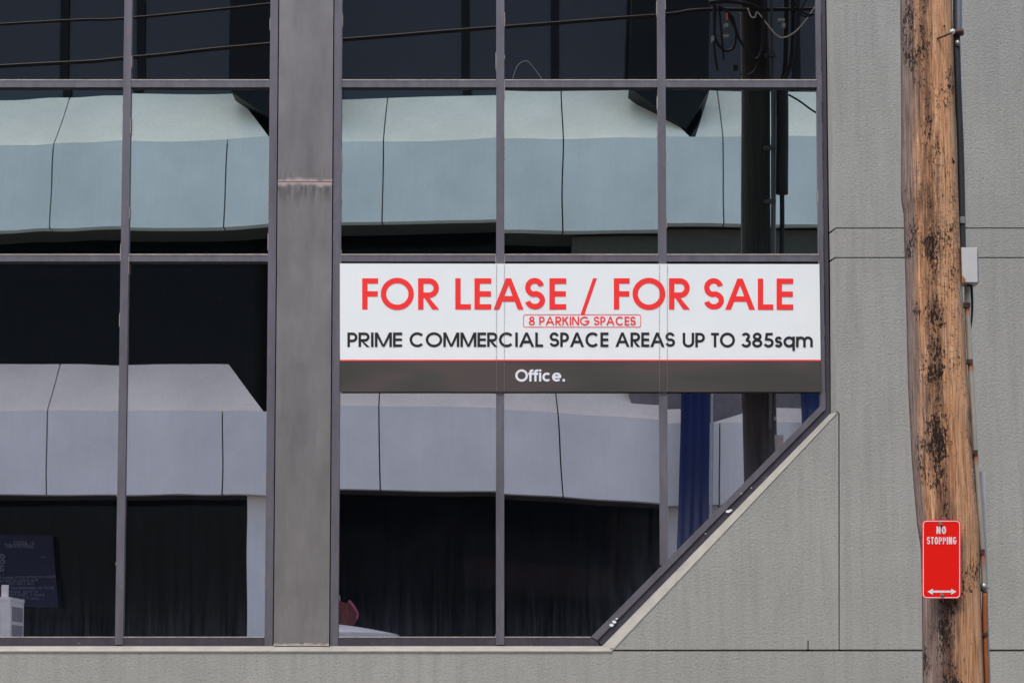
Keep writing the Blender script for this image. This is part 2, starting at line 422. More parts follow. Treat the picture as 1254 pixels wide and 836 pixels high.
# --- metal pillar between the two window walls
bm = bmesh.new()
zt = UP(370, TOPY, .11).z; zs = UP(370, 223, .11).z; zb = UP(370, 789.5, .11).z
xa, xb = UP(338.6, 400, .11).x, UP(405.6, 400, .11).x
box(bm, xa, xb, 0.108, 0.20, zs + 0.003, zt); box(bm, xa, xb, 0.108, 0.20, zb, zs - 0.002)
bevel(bm, 0.003, 2)
obj('metal_pillar', bm, M['pillar'], bld)
# scratches and sealant at the foot of the pillar
bm = bmesh.new()
rnd = random.Random(3)
xx = xa
while xx < xb:
    ww = rnd.uniform(.01, .05); hh = rnd.uniform(.006, .02)
    box(bm, xx, min(xx + ww, xb), 0.098, 0.107, zb - 0.006, zb + hh); xx += ww
obj('sealant', bm, M['bead'], bld)

# --- window walls
FY = 0.118        # front of the frame
def frame_bar(name, parent, rects, mat=None, Y=FY, depth=0.05, bv=0.004):
    bm = bmesh.new()
    for r in rects:
        if len(r) == 4 and not isinstance(r[0], tuple):
            pbox(bm, r[0], r[1], r[2], r[3], Y, depth)
        else: pprism(bm, r, Y, depth)
    bevel(bm, bv, 2)
    return obj(name, bm, mat or M['frame'], parent)
def gx(line, py):     # x of a mullion side at a given row, line=(x_top,x_bottom) for rows 0..790
    return line[0] + (line[1] - line[0]) * py / 790.0
# A true vertical in the facade projects with the camera's own convergence, so bars are built from one x
def XP(px, row=400): return UP(px, row, FY).x
def vbar(name, parent, px0, px1, py0, py1, Y=FY, mat=None, depth=0.05):
    bm = bmesh.new(); a = UP(px0, 400, Y); b = UP(px1, 400, Y)
    box(bm, a.x, b.x, Y, Y + depth, UP(600, py1, Y).z, UP(600, py0, Y).z)
    bevel(bm, 0.004, 2); return obj(name, bm, mat or M['frame'], parent)
ROWS = [(TOPY + 9, 97.5), (109.0, 311.0), (321.0, 778.0)]
# pane geometry: a grid mesh bowed by fractions of a millimetre like real heat-strengthened glass
def pane(parent, px0, px1, row, mat, warp, clip=None, dustline=None):
    py0, py1 = ROWS[row]
    A = UP(px0, 400, GL); B = UP(px1, 400, GL); z1 = UP(600, py0, GL).z + 0.01; z0 = UP(600, py1, GL).z - 0.01
    x0, x1 = A.x - 0.012, B.x + 0.012
    nx, nz = 40, 60
    tx, tz, e, f, qx, qz, seed = warp      # wanted shifts of the mirror image, in pixels
    K = 1 / 2664.0                         # pixel shift -> slope
    Wd, Hd = x1 - x0, z1 - z0
    rn = random.Random(seed); waves = []
    for k in range(5):
        ang = rn.uniform(0, math.pi); L = rn.uniform(0.35, 0.9)
        waves.append((math.cos(ang) * 2 * math.pi / L, math.sin(ang) * 2 * math.pi / L, rn.uniform(0, 6.28), rn.uniform(0.15, 0.5) * (1.7 if row == 1 else 1.0) * K * L / (2 * math.pi)))
    def h(u, v):     # u,v in -1..1
        X_, Z_ = u * Wd / 2, v * Hd / 2
        y = K * (tx * X_ + tz * Z_ + e * u * Z_ + f * (u * u - .33) * Z_ + qx * X_ * X_ / Wd + qz * Z_ * Z_ / Hd)
        for a_, b_, p_, m_ in waves: y += m_ * math.sin(a_ * X_ + b_ * Z_ + p_)
        return y
    bm = bmesh.new(); g_ = []
    for j in range(nz + 1):
        r_ = []
        for i in range(nx + 1):
            u, v = -1 + 2 * i / nx, -1 + 2 * j / nz
            r_.append(bm.verts.new(((x0 + x1) / 2 + u * Wd / 2, GL + h(u, v), (z0 + z1) / 2 + v * Hd / 2)))
        g_.append(r_)
    for j in range(nz):
        for i in range(nx): bm.faces.new((g_[j][i], g_[j][i + 1], g_[j + 1][i + 1], g_[j + 1][i]))
    if clip:
        P, Q = UP(*clip[0], GL), UP(*clip[1], GL); dv = (Q - P); nrm = Vector((dv.z, 0, -dv.x)).normalized()
        off = P + nrm * 0.02
        bmesh.ops.bisect_plane(bm, geom=bm.verts[:] + bm.edges[:] + bm.faces[:], plane_co=off, plane_no=nrm, clear_outer=True)
    layer = bm.verts.layers.float.new('dust')
    for vv in bm.verts:
        d = vv.co.z - z0
        if clip:
            d = min(d, max(0.0, -(vv.co - P).dot(nrm)))
        base = 0.12 if row == 2 else 0.02
        vv[layer] = base * math.exp(-max(d - 0.01, 0) / (0.20 if row == 2 else 0.05)) + (0.004 if row == 2 else 0.0)
    return obj('pane', bm, mat, parent, smooth=True)

WAV = {  # per pane: tx,tz,e,f,qx,qz,seed
}
def window_wall(px_edges, mull, clip=None, label=None, warps=None):
    """px_edges: outer left/right glass limits; mull: list of (x0,x1) mullion pixel spans"""
    wn = bpy.data.objects.new('window', None); COL.objects.link(wn); wn.parent = bld
    xs = []; L = px_edges[0]
    for m0, m1 in mull: xs.append((L, m0)); L = m1
    xs.append((L, px_edges[1]))
    return wn, xs
DIAG_IN = ((724.0, 779.0), (1006.5, 495.0))       # glass side of the diagonal frame bar
DIAG_MID = ((731.5, 783.5), (1011.5, 500.0))
DIAG_OUT = ((737.0, 791.0), (1016.5, 506.5))
def build_window(px_edges, mull, jamb_l, jamb_r, warps, clip=False):
    wn, xs = window_wall(px_edges, mull)
    # mullions
    for k, (m0, m1) in enumerate(mull):
        yb = 790.0
        if clip and m0 > 780: yb = 692.0
        vbar('mullion', wn, m0, m1, TOPY, yb - 1)
    # transoms, broken at the mullions
    for i, (a, b) in enumerate(xs):
        for (t0, t1) in ((98.0, 106.8), (311.5, 320.0)):
            bm = bmesh.new()
            p, q = UP(a, 400, FY), UP(b, 400, FY)
            box(bm, p.x + 0.001, q.x - 0.001, FY + 0.004, FY + 0.05, UP(600, t1, FY).z, UP(600, t0, FY).z)
            bevel(bm, 0.003, 2); tr = obj('transom', bm, M['frame'], wn)
        # pale putty bead on top of every horizontal, black gasket under it
        bm = bmesh.new(); bg_ = bmesh.new()
        p, q = UP(a, 400, FY), UP(b, 400, FY)
        for t0, t1 in ((98.0, 106.8), (311.5, 320.0)):
            z_t, z_b = UP(600, t0, FY).z, UP(600, t1, FY).z
            b1 = bmesh.new(); box(b1, p.x + .003, q.x - .003, FY + .001, FY + .012, z_t - .004, z_t + .0045); obj('bead', b1, M['bead'], wn)
            b1 = bmesh.new(); box(b1, p.x + .003, q.x - .003, FY + .012, FY + .03, z_b - .011, z_b - .0005); obj('gasket', b1, M['gasket'], wn)
        if not (clip and i == len(xs) - 1):
            qx_ = q.x if not (clip and i == len(xs) - 2) else UP(724, 779, FY).x
            z_t = UP(600, 779.5, FY).z
            box(bm, p.x + .003, qx_ - .003, FY + .001, FY + .012, z_t - .004, z_t + .003)
        # thin broken beads down the sides of the mullions
        rn = random.Random(int(a) + 5)
        for xe, s in ((p.x, 1), (q.x, -1)):
            zc = UP(600, 780 if not clip or i == 0 else 500, FY).z
            while zc < UP(600, -60, FY).z:
                ln = rn.uniform(.02, .14)
                if rn.random() < .16:
                    b1 = bmesh.new(); box(b1, xe + s * .0008, xe + s * .005, FY + .002, FY + .012, zc, zc + ln); obj('worn_bead', b1, M['bead'], wn)
                zc += ln * 1.4
        obj('bead', bm, M['bead'], wn) if len(bm.verts) else bm.free(); bg_.free()
    # sill rail
    if not clip:
        a, b = px_edges[0], px_edges[1]
        p, q = UP(a, 400, FY), UP(b, 400, FY)
        segs = [(x0, x1) for x0, x1 in xs]
        for x0, x1 in segs:
            bm = bmesh.new(); box(bm, UP(x0, 400, FY).x + .001, UP(x1, 400, FY).x - .001, FY + .003, FY + .05, UP(600, 790.3, FY).z, UP(600, 779, FY).z)
            bevel(bm, 0.003, 2); obj('sill_rail', bm, M['frame_dark'], wn)
    else:
        for k, (x0, x1) in enumerate(xs[:2]):
            bm = bmesh.new(); e1 = x1
            if k == 1:
                P = [UP(x0 + .3, 779, FY), UP(724, 779, FY), UP(731.5, 783.5, FY), UP(734.5, 790.3, FY), UP(x0 + .3, 790.3, FY)]
                prism(bm, [(v.x, v.z) for v in P], FY + .003, FY + .05)
            else:
                box(bm, UP(x0, 400, FY).x + .001, UP(x1, 400, FY).x - .001, FY + .003, FY + .05, UP(600, 790.3, FY).z, UP(600, 779, FY).z)
            bevel(bm, 0.003, 2); obj('sill_rail', bm, M['frame_dark'], wn)
        # diagonal bar, an inner lighter bar and an outer darker channel
        P = [UP(*DIAG_IN[0], FY), UP(*DIAG_IN[1], FY), UP(*DIAG_MID[1], FY), UP(*DIAG_MID[0], FY)]
        bm = bmesh.new(); prism(bm, [(v.x, v.z) for v in P], FY - .004, FY + .05); bevel(bm, .004, 2)
        obj('diagonal_bar', bm, M['frame'], wn)
        P = [UP(732, 784, FY), UP(1012.4, 500.2, FY), UP(1017, 506, FY), UP(738, 791, FY)]
        bm = bmesh.new(); prism(bm, [(v.x, v.z) for v in P], FY + .006, FY + .05); bevel(bm, .002, 1)
        obj('diagonal_channel', bm, M['frame_dark'], wn)
        # flecks of white filler on the diagonal
        for cx, cy, s in ((752, 761, 2.6), (749, 765, 2.3), (755, 757, 1.4), (892, 626, 2.6), (895, 624.5, 1.6), (908, 604, .8), (920, 597, .9), (864, 653, 1.0)):
            rn = random.Random(int(cx)); bm = bmesh.new()
            P = [UP(cx + s * rn.uniform(.6, 1.5) * math.cos(t), cy + s * rn.uniform(.4, 1.0) * math.sin(t), FY - .006) for t in [k * 0.785 for k in range(8)]]
            prism(bm, [(v.x, v.z) for v in P], FY - .007, FY - .002); obj('filler', bm, M['sign_white'], wn)
    # jambs
    for (j0, j1, dk) in (jamb_l, jamb_r):
        if j0 is None: continue
        yb = 790.3 if j0 < 900 else 503.0
        vbar('jamb', wn, j0, j1, TOPY, yb, FY - .002, M['frame_dark'] if dk else M['frame'])
    if clip:
        vbar('jamb_channel', wn, 1009.8, 1015.4, TOPY, 505.0, FY + .012, M['frame_dark'])
        ws = mat_frame('worn_sealant', rgb(132, 128, 130)); rn = random.Random(9); zc = UP(600, 500, FY).z
        xq = UP(1009.4, 400, FY).x
        while zc < UP(600, -40, FY).z:
            ln = rn.uniform(.03, .25)
            if rn.random() < .7: bm = bmesh.new(); box(bm, xq - rn.uniform(.002, .008), xq + rn.uniform(.002, .006), FY + .004, FY + .011, zc, zc + ln); obj('jamb_sealant', bm, ws, wn)
            zc += ln * 1.15
    # head rail
    bm = bmesh.new(); box(bm, UP(px_edges[0], 400, FY).x, UP(px_edges[1], 400, FY).x, FY + .004, FY + .05, UP(600, TOPY + 9, FY).z, UP(600, TOPY, FY).z); obj('head_rail', bm, M['frame'], wn)
    # panes
    for i, (a, b) in enumerate(xs):
        for row in range(3):
            cl = None
            if clip and row == 2 and i >= 1: cl = DIAG_IN
            pane(wn, a, b, row, M['glass%d' % (row + 1)], warps.get((i, row), (0, 0, 0, 0, 0, 0, 10 * i + row)), cl)
    return wn
# warps (tx, tz, e, f, qx, qz, seed)
WL = {(1, 1): (0, 3, -4, 0, 0, 0, 1), (2, 1): (0, -1, -2, -2, 0, -2, 2), (1, 2): (0, 0, 0, 1, 0, 0, 3), (2, 2): (0, 0, 0, 1, 0, 0, 4)}
WR = {(0, 1): (0, -3, -3, -1, 2, 5, 5), (1, 1): (0, 0, -1, -1, 0, -7, 6), (2, 1): (0, -4, 0, 0, 2, -2, 7),
      (0, 2): (0, -5, 1.5, 0, 0, 0, 8), (1, 2): (0, 5, 6, 0, 2, 0, 9), (2, 2): (0, 14, 0, 2, 4, 3, 10)}
wl = build_window((-322.0, 327.5), [(-64.0, -54.0), (146.5, 156.0)], (-332.0, -322.0, False), (327.5, 337.2, False), WL)
wr = build_window((416.5, 1004.0), [(607.5, 617.5), (807.0, 816.8)], (407.0, 416.5, False), (1004.0, 1009.5, False), WR, clip=True)
# --- rooms behind the glass and the body of the building
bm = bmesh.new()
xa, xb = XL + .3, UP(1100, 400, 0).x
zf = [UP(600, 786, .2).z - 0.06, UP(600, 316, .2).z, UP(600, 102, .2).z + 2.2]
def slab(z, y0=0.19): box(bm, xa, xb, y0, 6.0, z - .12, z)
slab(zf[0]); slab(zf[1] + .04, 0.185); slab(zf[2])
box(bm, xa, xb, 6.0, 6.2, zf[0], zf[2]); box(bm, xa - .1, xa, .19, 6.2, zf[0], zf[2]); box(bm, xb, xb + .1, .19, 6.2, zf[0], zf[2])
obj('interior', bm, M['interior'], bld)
bm = bmesh.new()
box(bm, XL, XL + .2, .161, 12, 0.12, ZT); box(bm, XR - .2, XR, .161, 12, 0.12, ZT); box(bm, XL + .2, XR - .2, 11.8, 12, .12, ZT); box(bm, XL + .2, XR - .2, .161, 11.8, ZT - .3, ZT - .05)
box(bm, xb + .15, XR - .2, .161, .3, .12, ZT - .3)
obj('shell', bm, M['stucco'], bld)

# ================================================================== lettering: a monoline geometric alphabet
def arc(cx, cy, rx, ry, a0, a1, n=24):
    return [(cx + rx * math.cos(R(a0 + (a1 - a0) * i / n)), cy + ry * math.sin(R(a0 + (a1 - a0) * i / n))) for i in range(n + 1)]
# glyph(ch, W, w) -> list of ('s', points, closed) strokes or ('p', polygon); cap height 1
WID = dict(zip('FOREALSPKINGCMUT', (0.51, 1.05, .68, .55, .97, .50, .64, .62, .73, .18, .76, 1.03, .98, 1.02, .68, .6)))
WID.update({'R': .67, 'O': 1.05, '8': .62, '3': .60, '5': .62, '/': .53, 's': .46, 'q': .70, 'm': 1.02, 'f': .40, 'i': .20, 'c': .70, 'e': .74, '.': .2, 'S': .66, 'P': .60, 'T': .55, 'U': .72, 'K': .70})
def glyph(ch, W, w):
    h = w / 2; o = []
    S = lambda pts, closed=False: o.append(('s', pts, closed)); P = lambda pts: o.append(('p', pts))
    XH = .74
    if ch in 'FEL':
        S([(h, 0), (h, 1)])
        if ch in 'FE': S([(w, 1 - h), (W, 1 - h)]); S([(w, .5), (W * .98, .5)])
        if ch in 'EL': S([(w, h), (W, h)])
    elif ch == 'O': S(arc(W / 2, .5, W / 2 - h, .515 - h, 0, 360, 56)[:-1], True)
    elif ch in 'RP':
        S([(h, 0), (h, 1)])
        mid = .46 if ch == 'R' else .42
        r = (1 - h - mid) / 2; rx = min(r, W * .5); xc = W - h - rx - (0.0 if ch == 'P' else .01)
        S([(w, 1 - h)] + arc(xc, mid + r, rx, r, 90, -90, 20) + [(w, mid)])
        if ch == 'R': P([(w + .03, mid - h + .0), (w + .03 + w * .1 + .14, mid - h + .001), (W, 0), (W - w * 1.25, 0)])
    elif ch == 'A':
        d = w * 1.08
        P([(0, 0), (d, 0), (W / 2 + d * .45, 1), (W / 2 - d * .45, 1)]); P([(W - d, 0), (W, 0), (W / 2 + d * .45, 1), (W / 2 - d * .45, 1)])
        y = .26; xl = W / 2 * y * .9 + d * .6; S([(xl, y + h), (W - xl, y + h)])
    elif ch == 'S':
        r1 = (.5 - h) / 2 + .012; rx = W / 2 - h; r2 = (1 - w) / 2 - r1 + .012
        S(arc(W / 2 - .01, 1 - h + .012 - r1, rx * .93, r1, 12, 262, 30) + arc(W / 2, h - .012 + r2 + .02, rx, r2 + .0, 82, -168, 30))
    elif ch == 'C': S(arc(W / 2 + .02, .5, W / 2 - h, .515 - h, 42, 318, 40))
    elif ch == 'G':
        S(arc(W / 2, .5, W / 2 - h, .515 - h, 42, 352, 44)); S([(W * .52, .5 - .03), (W, .5 - .03)])
    elif ch == 'I': S([(W / 2, 0), (W / 2, 1)])
    elif ch == 'N':
        S([(h, 0), (h, 1)]); S([(W - h, 0), (W - h, 1)]); P([(0, 1), (w * 1.15, 1), (W, 0), (W - w * 1.15, 0)])
    elif ch == 'M':
        S([(h, 0), (h, 1)]); S([(W - h, 0), (W - h, 1)])
        P([(0, 1), (w * 1.1, 1), (W / 2 + w * .45, .02), (W / 2 - w * .45, .02)]); P([(W, 1), (W - w * 1.1, 1), (W / 2 - w * .45, .02), (W / 2 + w * .45, .02)])
    elif ch == 'K':
        S([(h, 0), (h, 1)]); P([(w, .42), (w, .42 + w * 1.35), (W - w * 1.5, 1), (W - w * .15, 1)]); P([(W * .34, .56), (W * .34 + w * .8, .68), (W, 0), (W - w * 1.3, 0)])
    elif ch == 'U': S([(h, 1)] + arc(W / 2, W / 2 - h - .012, W / 2 - h, W / 2 - h - .012 + .0 + h * .0, 180, 360, 24) + [(W - h, 1)]) if False else S([(h, 1), (h, .36)] + arc(W / 2, .36, W / 2 - h, .37 - h, 180, 360, 24)[1:-1] + [(W - h, .36), (W - h, 1)])
    elif ch == 'T': S([(0, 1 - h), (W, 1 - h)]); S([(W / 2, 0), (W / 2, 1 - w)])
    elif ch == '/': P([(0, -.17), (.125, -.17), (W, 1), (W - .125, 1)])
    elif ch == '8':
        S(arc(W / 2, .745, W / 2 * .86 - h, .27 - h, 0, 360, 36)[:-1], True); S(arc(W / 2, .28, W / 2 - h, .295 - h + .0, 0, 360, 40)[:-1], True)
    elif ch == '3':
        S(arc(W * .47, .745, W / 2 * .86 - h, .27 - h, 160, -80, 28)); S(arc(W / 2, .28, W / 2 - h, .295 - h, 95, -165, 30))
    elif ch == '5':
        S([(W * .28, 1 - h), (W * .92, 1 - h)]); P([(W * .22, 1), (W * .22 + w, 1), (W * .12 + w, .5), (W * .12, .46)])
        S([(W * .16, .56)] + arc(W / 2, .31, W / 2 - h, .325 - h, 120, -160, 34)[2:])
    elif ch == 's':
        r = (XH - w) / 4 + .005; rx = W / 2 - h
        S(arc(W / 2, XH - h - r + .01, rx * .9, r, 15, 262, 24) + arc(W / 2, h + r - .01, rx, r, 82, -165, 24))
    elif ch == 'q':
        S(arc(W / 2 - .0, XH / 2, W / 2 - h, XH / 2 - h + .01, 0, 360, 44)[:-1], True); S([(W - h, -.25), (W - h, XH)])
    elif ch == 'm':
        S([(h, 0), (h, XH)]); r = (W - w) / 4
        S([(h, .4)] + arc(h + r, XH - h - r + .012, r, r, 180, 0, 20) + [(h + 2 * r, 0)]); S([(h + 2 * r, .4)] + arc(h + 3 * r, XH - h - r + .012, r, r, 180, 0, 20) + [(h + 4 * r, 0)])
    elif ch == 'f':
        S([(W * .42, 0), (W * .42, .8)] + arc(W * .42 + .15, .8, .15, .2 - h + .01, 180, 95, 10)[1:] + [(W, 1 - h + .01)]); S([(0, XH - h), (W * .95, XH - h)])
    elif ch == 'i': S([(W / 2, 0), (W / 2, XH)]); P(arc(W / 2, .92, w * .6, w * .55, 0, 360, 14)[:-1])
    elif ch == 'c': S(arc(W / 2 + .01, XH / 2, W / 2 - h, XH / 2 - h + .01, 45, 315, 36))
    elif ch == 'e':
        S(arc(W / 2, XH / 2, W / 2 - h, XH / 2 - h + .01, -8 + 360 - 32, 0, 36)); S([(w * .7, XH / 2), (W - h * .5, XH / 2)])
    elif ch == '.': P([(W / 2 - w * .55, 0), (W / 2 + w * .55, 0), (W / 2 + w * .55, w * 1.1), (W / 2 - w * .55, w * 1.1)])
    return o
def ribbon(pts, w, closed):
    n = len(pts); L, Rr = [], []
    for i in range(n):
        p = Vector(pts[i])
        a = Vector(pts[(i - 1) % n]) if (closed or i > 0) else None
        b = Vector(pts[(i + 1) % n]) if (closed or i < n - 1) else None
        d1 = (p - a).normalized() if a is not None else (b - p).normalized()
        d2 = (b - p).normalized() if b is not None else d1
        n1 = Vector((-d1.y, d1.x)); n2 = Vector((-d2.y, d2.x)); m = (n1 + n2)
        m = m.normalized() if m.length > 1e-6 else n1
        k = w / 2 / max(.45, m.dot(n1)); L.append(p + m * k); Rr.append(p - m * k)
    return L, Rr
class Ink:
    """collects glyphs; map2(x_px, y_px) gives the plane point; every stroke a hair further out"""
    def __init__(s, Y, step=0.00012): s.bm = bmesh.new(); s.Y = Y; s.k = 0; s.step = step
    def put(s, ch, px0, px1, ytop, ybase, w, wh=None):
        H = ybase - ytop; W = (px1 - px0) / H
        for it in glyph(ch, W, w):
            Yk = s.Y - s.step * (s.k % 12); s.k += 1
            def M2(p): return UP(px0 + p[0] * H, ybase - p[1] * H, Yk)
            if it[0] == 'p':
                s.bm.faces.new([s.bm.verts.new(M2(p)) for p in it[1]])
            else:
                L, Rr = ribbon(it[1], w, it[2]); n = len(L)
                a = [s.bm.verts.new(M2(p)) for p in L]; b = [s.bm.verts.new(M2(p)) for p in Rr]
                for i in range(n if it[2] else n - 1):
                    j = (i + 1) % n
                    s.bm.faces.new((a[i], a[j], b[j], b[i]))
    def word(s, txt, px0, px1, ytop, ybase, w, track=.12, wid=None):
        H = ybase - ytop; ws = [(wid or WID).get(c, .7) for c in txt]
        tot = sum(ws) + track * (len(txt) - 1); k = (px1 - px0) / (tot * H); x = px0
        for c, cw in zip(txt, ws):
            s.put(c, x, x + cw * H * k, ytop, ybase, w); x += (cw + track) * H * k
    def line(s, pix, wpx, closed=True):
        L, Rr = ribbon(pix, wpx, closed); n = len(L); Yk = s.Y - s.step * (s.k % 12); s.k += 1
        a = [s.bm.verts.new(UP(p[0], p[1], Yk)) for p in L]; b = [s.bm.verts.new(UP(p[0], p[1], Yk)) for p in Rr]
        for i in range(n if closed else n - 1):
            j = (i + 1) % n; s.bm.faces.new((a[i], a[j], b[j], b[i]))
    def poly(s, pix):
        Yk = s.Y - s.step * (s.k % 12); s.k += 1
        s.bm.faces.new([s.bm.verts.new(UP(x, y, Yk)) for x, y in pix])
    def done(s, name, mat, parent): return obj(name, s.bm, mat, parent)
def rrect(x0, y0, x1, y1, r, n=6):
    p = []
    for cx, cy, a in ((x1 - r, y0 + r, -90), (x1 - r, y1 - r, 0), (x0 + r, y1 - r, 90), (x0 + r, y0 + r, 180)):
        p += [(cx + r * math.cos(R(a + 90 * i / n)), cy + r * math.sin(R(a + 90 * i / n))) for i in range(n + 1)]
    return p

# ================================================================== LEASE SIGN across the right window
SY = FY - 0.012
ls = thing('lease_sign', 'wide white for lease and for sale sign with red lettering across the window', 'sign', UP(711, 480, SY))
bm = bmesh.new(); pprism(bm, [(416.2, 322.6), (1003.4, 323.4), (1005.0, 440.3), (416.4, 440.3)], SY, .006); obj('white_panel', bm, M['sign_white'], ls)
bm = bmesh.new(); pprism(bm, [(416.4, 441.9), (1005.0, 441.9), (1006.0, 479.6), (416.8, 479.6)], SY, .006); obj('dark_panel', bm, M['band'], ls)
bm = bmesh.new(); pprism(bm, [(416.4, 440.3), (1005.0, 440.3), (1005.0, 441.9), (416.4, 441.9)], SY - .0008, .006); obj('red_line', bm, M['sign_red'], ls)
Y1 = SY - .0016
ink = Ink(Y1)
T, B_ = 340.7, 378.9
for ch, a, b in (('F', 443.5, 463), ('O', 466.3, 506.7), ('R', 512, 537.8), ('L', 557.5, 576.6), ('E', 581, 601.6), ('A', 604.3, 641.2), ('S', 642.8, 667.4), ('E', 672.8, 693.4),
                 ('/', 710.8, 731.0), ('F', 751.7, 771), ('O', 774.6, 814.7), ('R', 819.3, 845), ('S', 862, 886.6), ('A', 888, 924.6), ('L', 928, 947), ('E', 951, 971.4)):
    if a in (557.5, 710.8, 751.7, 862): ink.done('red_word', M['sign_red'], ls); ink = Ink(Y1)
    ink.put(ch, a, b, T + .3 * (a > 850), B_ + .3 * (a > 850), .172)
ink.done('red_word', M['sign_red'], ls)
ink = Ink(Y1)
ink.put('8', 647.6, 654.9, 387.6, 398.2, .165); ink.done('small_red_word', M['sign_red'], ls)
ink = Ink(Y1); ink.word('PARKING', 660.3, 721.8, 387.6, 398.2, .165, .09); ink.done('small_red_word', M['sign_red'], ls)
ink = Ink(Y1); ink.word('SPACES', 727.2, 778.6, 387.6, 398.2, .165, .09); ink.done('small_red_word', M['sign_red'], ls)
ink = Ink(Y1); ink.line(rrect(641, 385.3, 784.6, 400.4, 2.2), .75)
ink.done('outline_box', M['sign_red'], ls)
ink = Ink(Y1)
t_, b_ = 407.0, 424.7
for wd, a, b in (('PRIME', 425.4, 492.5), ('COMMERCIAL', 501.2, 665.1), ('SPACE', 673, 745.1), ('AREAS', 753.5, 826.7), ('UP', 836, 863.2), ('TO', 870.8, 900), ('385sqm', 907.6, 995.4)):
    ink = Ink(Y1); ink.word(wd, a, b, t_ + .4 * (a > 800), b_ + .4 * (a > 800), .178, .065)
    ink.done('black_word', M['sign_black'], ls)
ink = Ink(Y1)
for ch, a, b in (('O', 631, 646.5), ('f', 646.9, 653.2), ('f', 653.0, 659.4), ('i', 660, 662.9), ('c', 664.0, 675.1), ('e', 676.0, 687.5), ('.', 688.8, 692.0)):
    ink.put(ch, a, b, 452.3, 466.9, .19)
ink.done('office_lettering', M['film_white'], ls)
bm = bmesh.new()
rn = random.Random(1)
for xs_ in (608.0, 617.6, 807.6, 817.2):
    y = 324.0
    while y < 479:
        ln = rn.uniform(1.0, 3.2)
        pbox(bm, xs_ - .22, y, xs_ + .22, min(y + ln, 479), Y1 - .002, .0012); y += ln + rn.uniform(.4, .9)
obj('film_seam', bm, M['seam'], ls)
settle(ls)

# ================================================================== behind the glass
def blind(px0, px1, label):
    bm = bmesh.new(); rn = random.Random(int(px0))
    x0, x1 = UP(px0, 400, .5).x, UP(px1, 400, .5).x; z0, z1 = zf[0] + .05, UP(600, 325, .5).z
    x = x0
    while x < x1:
        a = R(rn.uniform(6, 16)); dx, dy = .066 * math.cos(a), .066 * math.sin(a)
        v = [bm.verts.new(p) for p in ((x - dx, .5 + dy, z0), (x + dx, .5 - dy, z0), (x + dx, .5 - dy, z1), (x - dx, .5 + dy, z1))]
        bm.faces.new(v); x += .124
    box(bm, x0 - .05, x1 + .05, .47, .53, z1 + .005, z1 + .045)
    r = bmesh.ops.solidify(bm, geom=bm.faces[:], thickness=.001)
    return tag(obj('vertical_blind', bm, M['blind']), label, 'blind', 'vertical blinds hanging behind the glass')
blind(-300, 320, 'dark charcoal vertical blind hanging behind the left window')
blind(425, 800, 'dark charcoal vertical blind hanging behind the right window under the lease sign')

# pale kiosk on the far pavement, its corner is mirrored low in the left window
KY = -14.95
cw = plain('pale_kiosk_panel', rgb(240, 234, 226), .7, 0, .05, 8); cd = plain('kiosk_side_print', rgb(150, 142, 146), .8)
ct = thing('kiosk', 'pale boxy street kiosk on the far pavement, mirrored low in the left window', 'kiosk', (MP(-40, 800, KY).x, KY - .4, .12))
kx1 = MP(12.5, 800, KY).x; kx0 = kx1 - 1.7; kz = MP(0, 735, KY).z
bm = bmesh.new(); box(bm, kx0, kx1, KY - .85, KY, .12, kz); bevel(bm, .012, 2); obj('body', bm, cw, ct)
bm = bmesh.new(); box(bm, kx0 - .008, kx1 + .008, KY - .86, KY + .008, kz + .001, kz + .05); bevel(bm, .01, 1); obj('roof', bm, cw, ct)
bm = bmesh.new(); fx1 = kx1 - .16; fx0 = kx0 + .16
for q in ((fx0, fx1, kz - .17, kz - .15), (fx0, fx1, .5, .52), (fx0, fx0 + .02, .521, kz - .171), (fx1 - .02, fx1, .521, kz - .171)): box(bm, q[0], q[1], KY + .001, KY + .012, q[2], q[3])
obj('panel_frame', bm, M['frame_dark'], ct)
bm = bmesh.new(); box(bm, kx1 + .001, kx1 + .01, KY - .75, KY - .1, kz - .30, kz - .08); obj('side_panel', bm, cd, ct)
bm = bmesh.new(); box(bm, kx1 + .001, kx1 + .01, KY - .75, KY - .1, kz - 1.0, kz - .36); obj('side_panel', bm, cd, ct)
bm = bmesh.new(); q = MP(8, 716, KY - .1); box(bm, q.x - .05, q.x + .04, KY - .16, KY - .08, kz + .051, q.z); obj('vent', bm, cw, ct)
settle(ct)

# ================================================================== UTILITY POLE
PYC = -4.1
pole = thing('utility_pole', 'tall weathered timber pole with black flecks in front of the grey wall', 'pole', (2.7, PYC, .12))
out = [(-420, 1101, 1160), (-260, 1101.5, 1161.5), (-120, 1102, 1163), (0, 1103, 1165), (60, 1103.5, 1167), (105, 1104, 1168.5), (160, 1104.3, 1170), (210, 1104, 1172), (235, 1103.8, 1172.8), (247, 1104.6, 1173.2), (260, 1107, 1173.8),
       (300, 1108, 1175.3), (350, 1109.5, 1177.5), (400, 1111, 1180.5), (440, 1111.8, 1182.6), (470, 1112.6, 1184.6), (500, 1114, 1187.5), (530, 1115.5, 1187.8), (560, 1117, 1190.5), (600, 1120, 1194), (640, 1123.5, 1197.4), (670, 1128, 1198.5),
       (730, 1129.5, 1200.5), (790, 1130, 1202.5), (836, 1130.5, 1204), (1000, 1131, 1210), (1175, 1131, 1216)]
rings = []
bm = bmesh.new(); ly = bm.verts.layers.float.new('side'); lb = bm.verts.layers.float.new('back'); lf = bm.verts.layers.float.new('fleck')
pts = []
for i in range(len(out) - 1):
    n = 6
    for j in range(n):
        t = j / n; pts.append(tuple(out[i][k] + (out[i + 1][k] - out[i][k]) * t for k in range(3)))
pts.append(out[-1])
prof3 = []
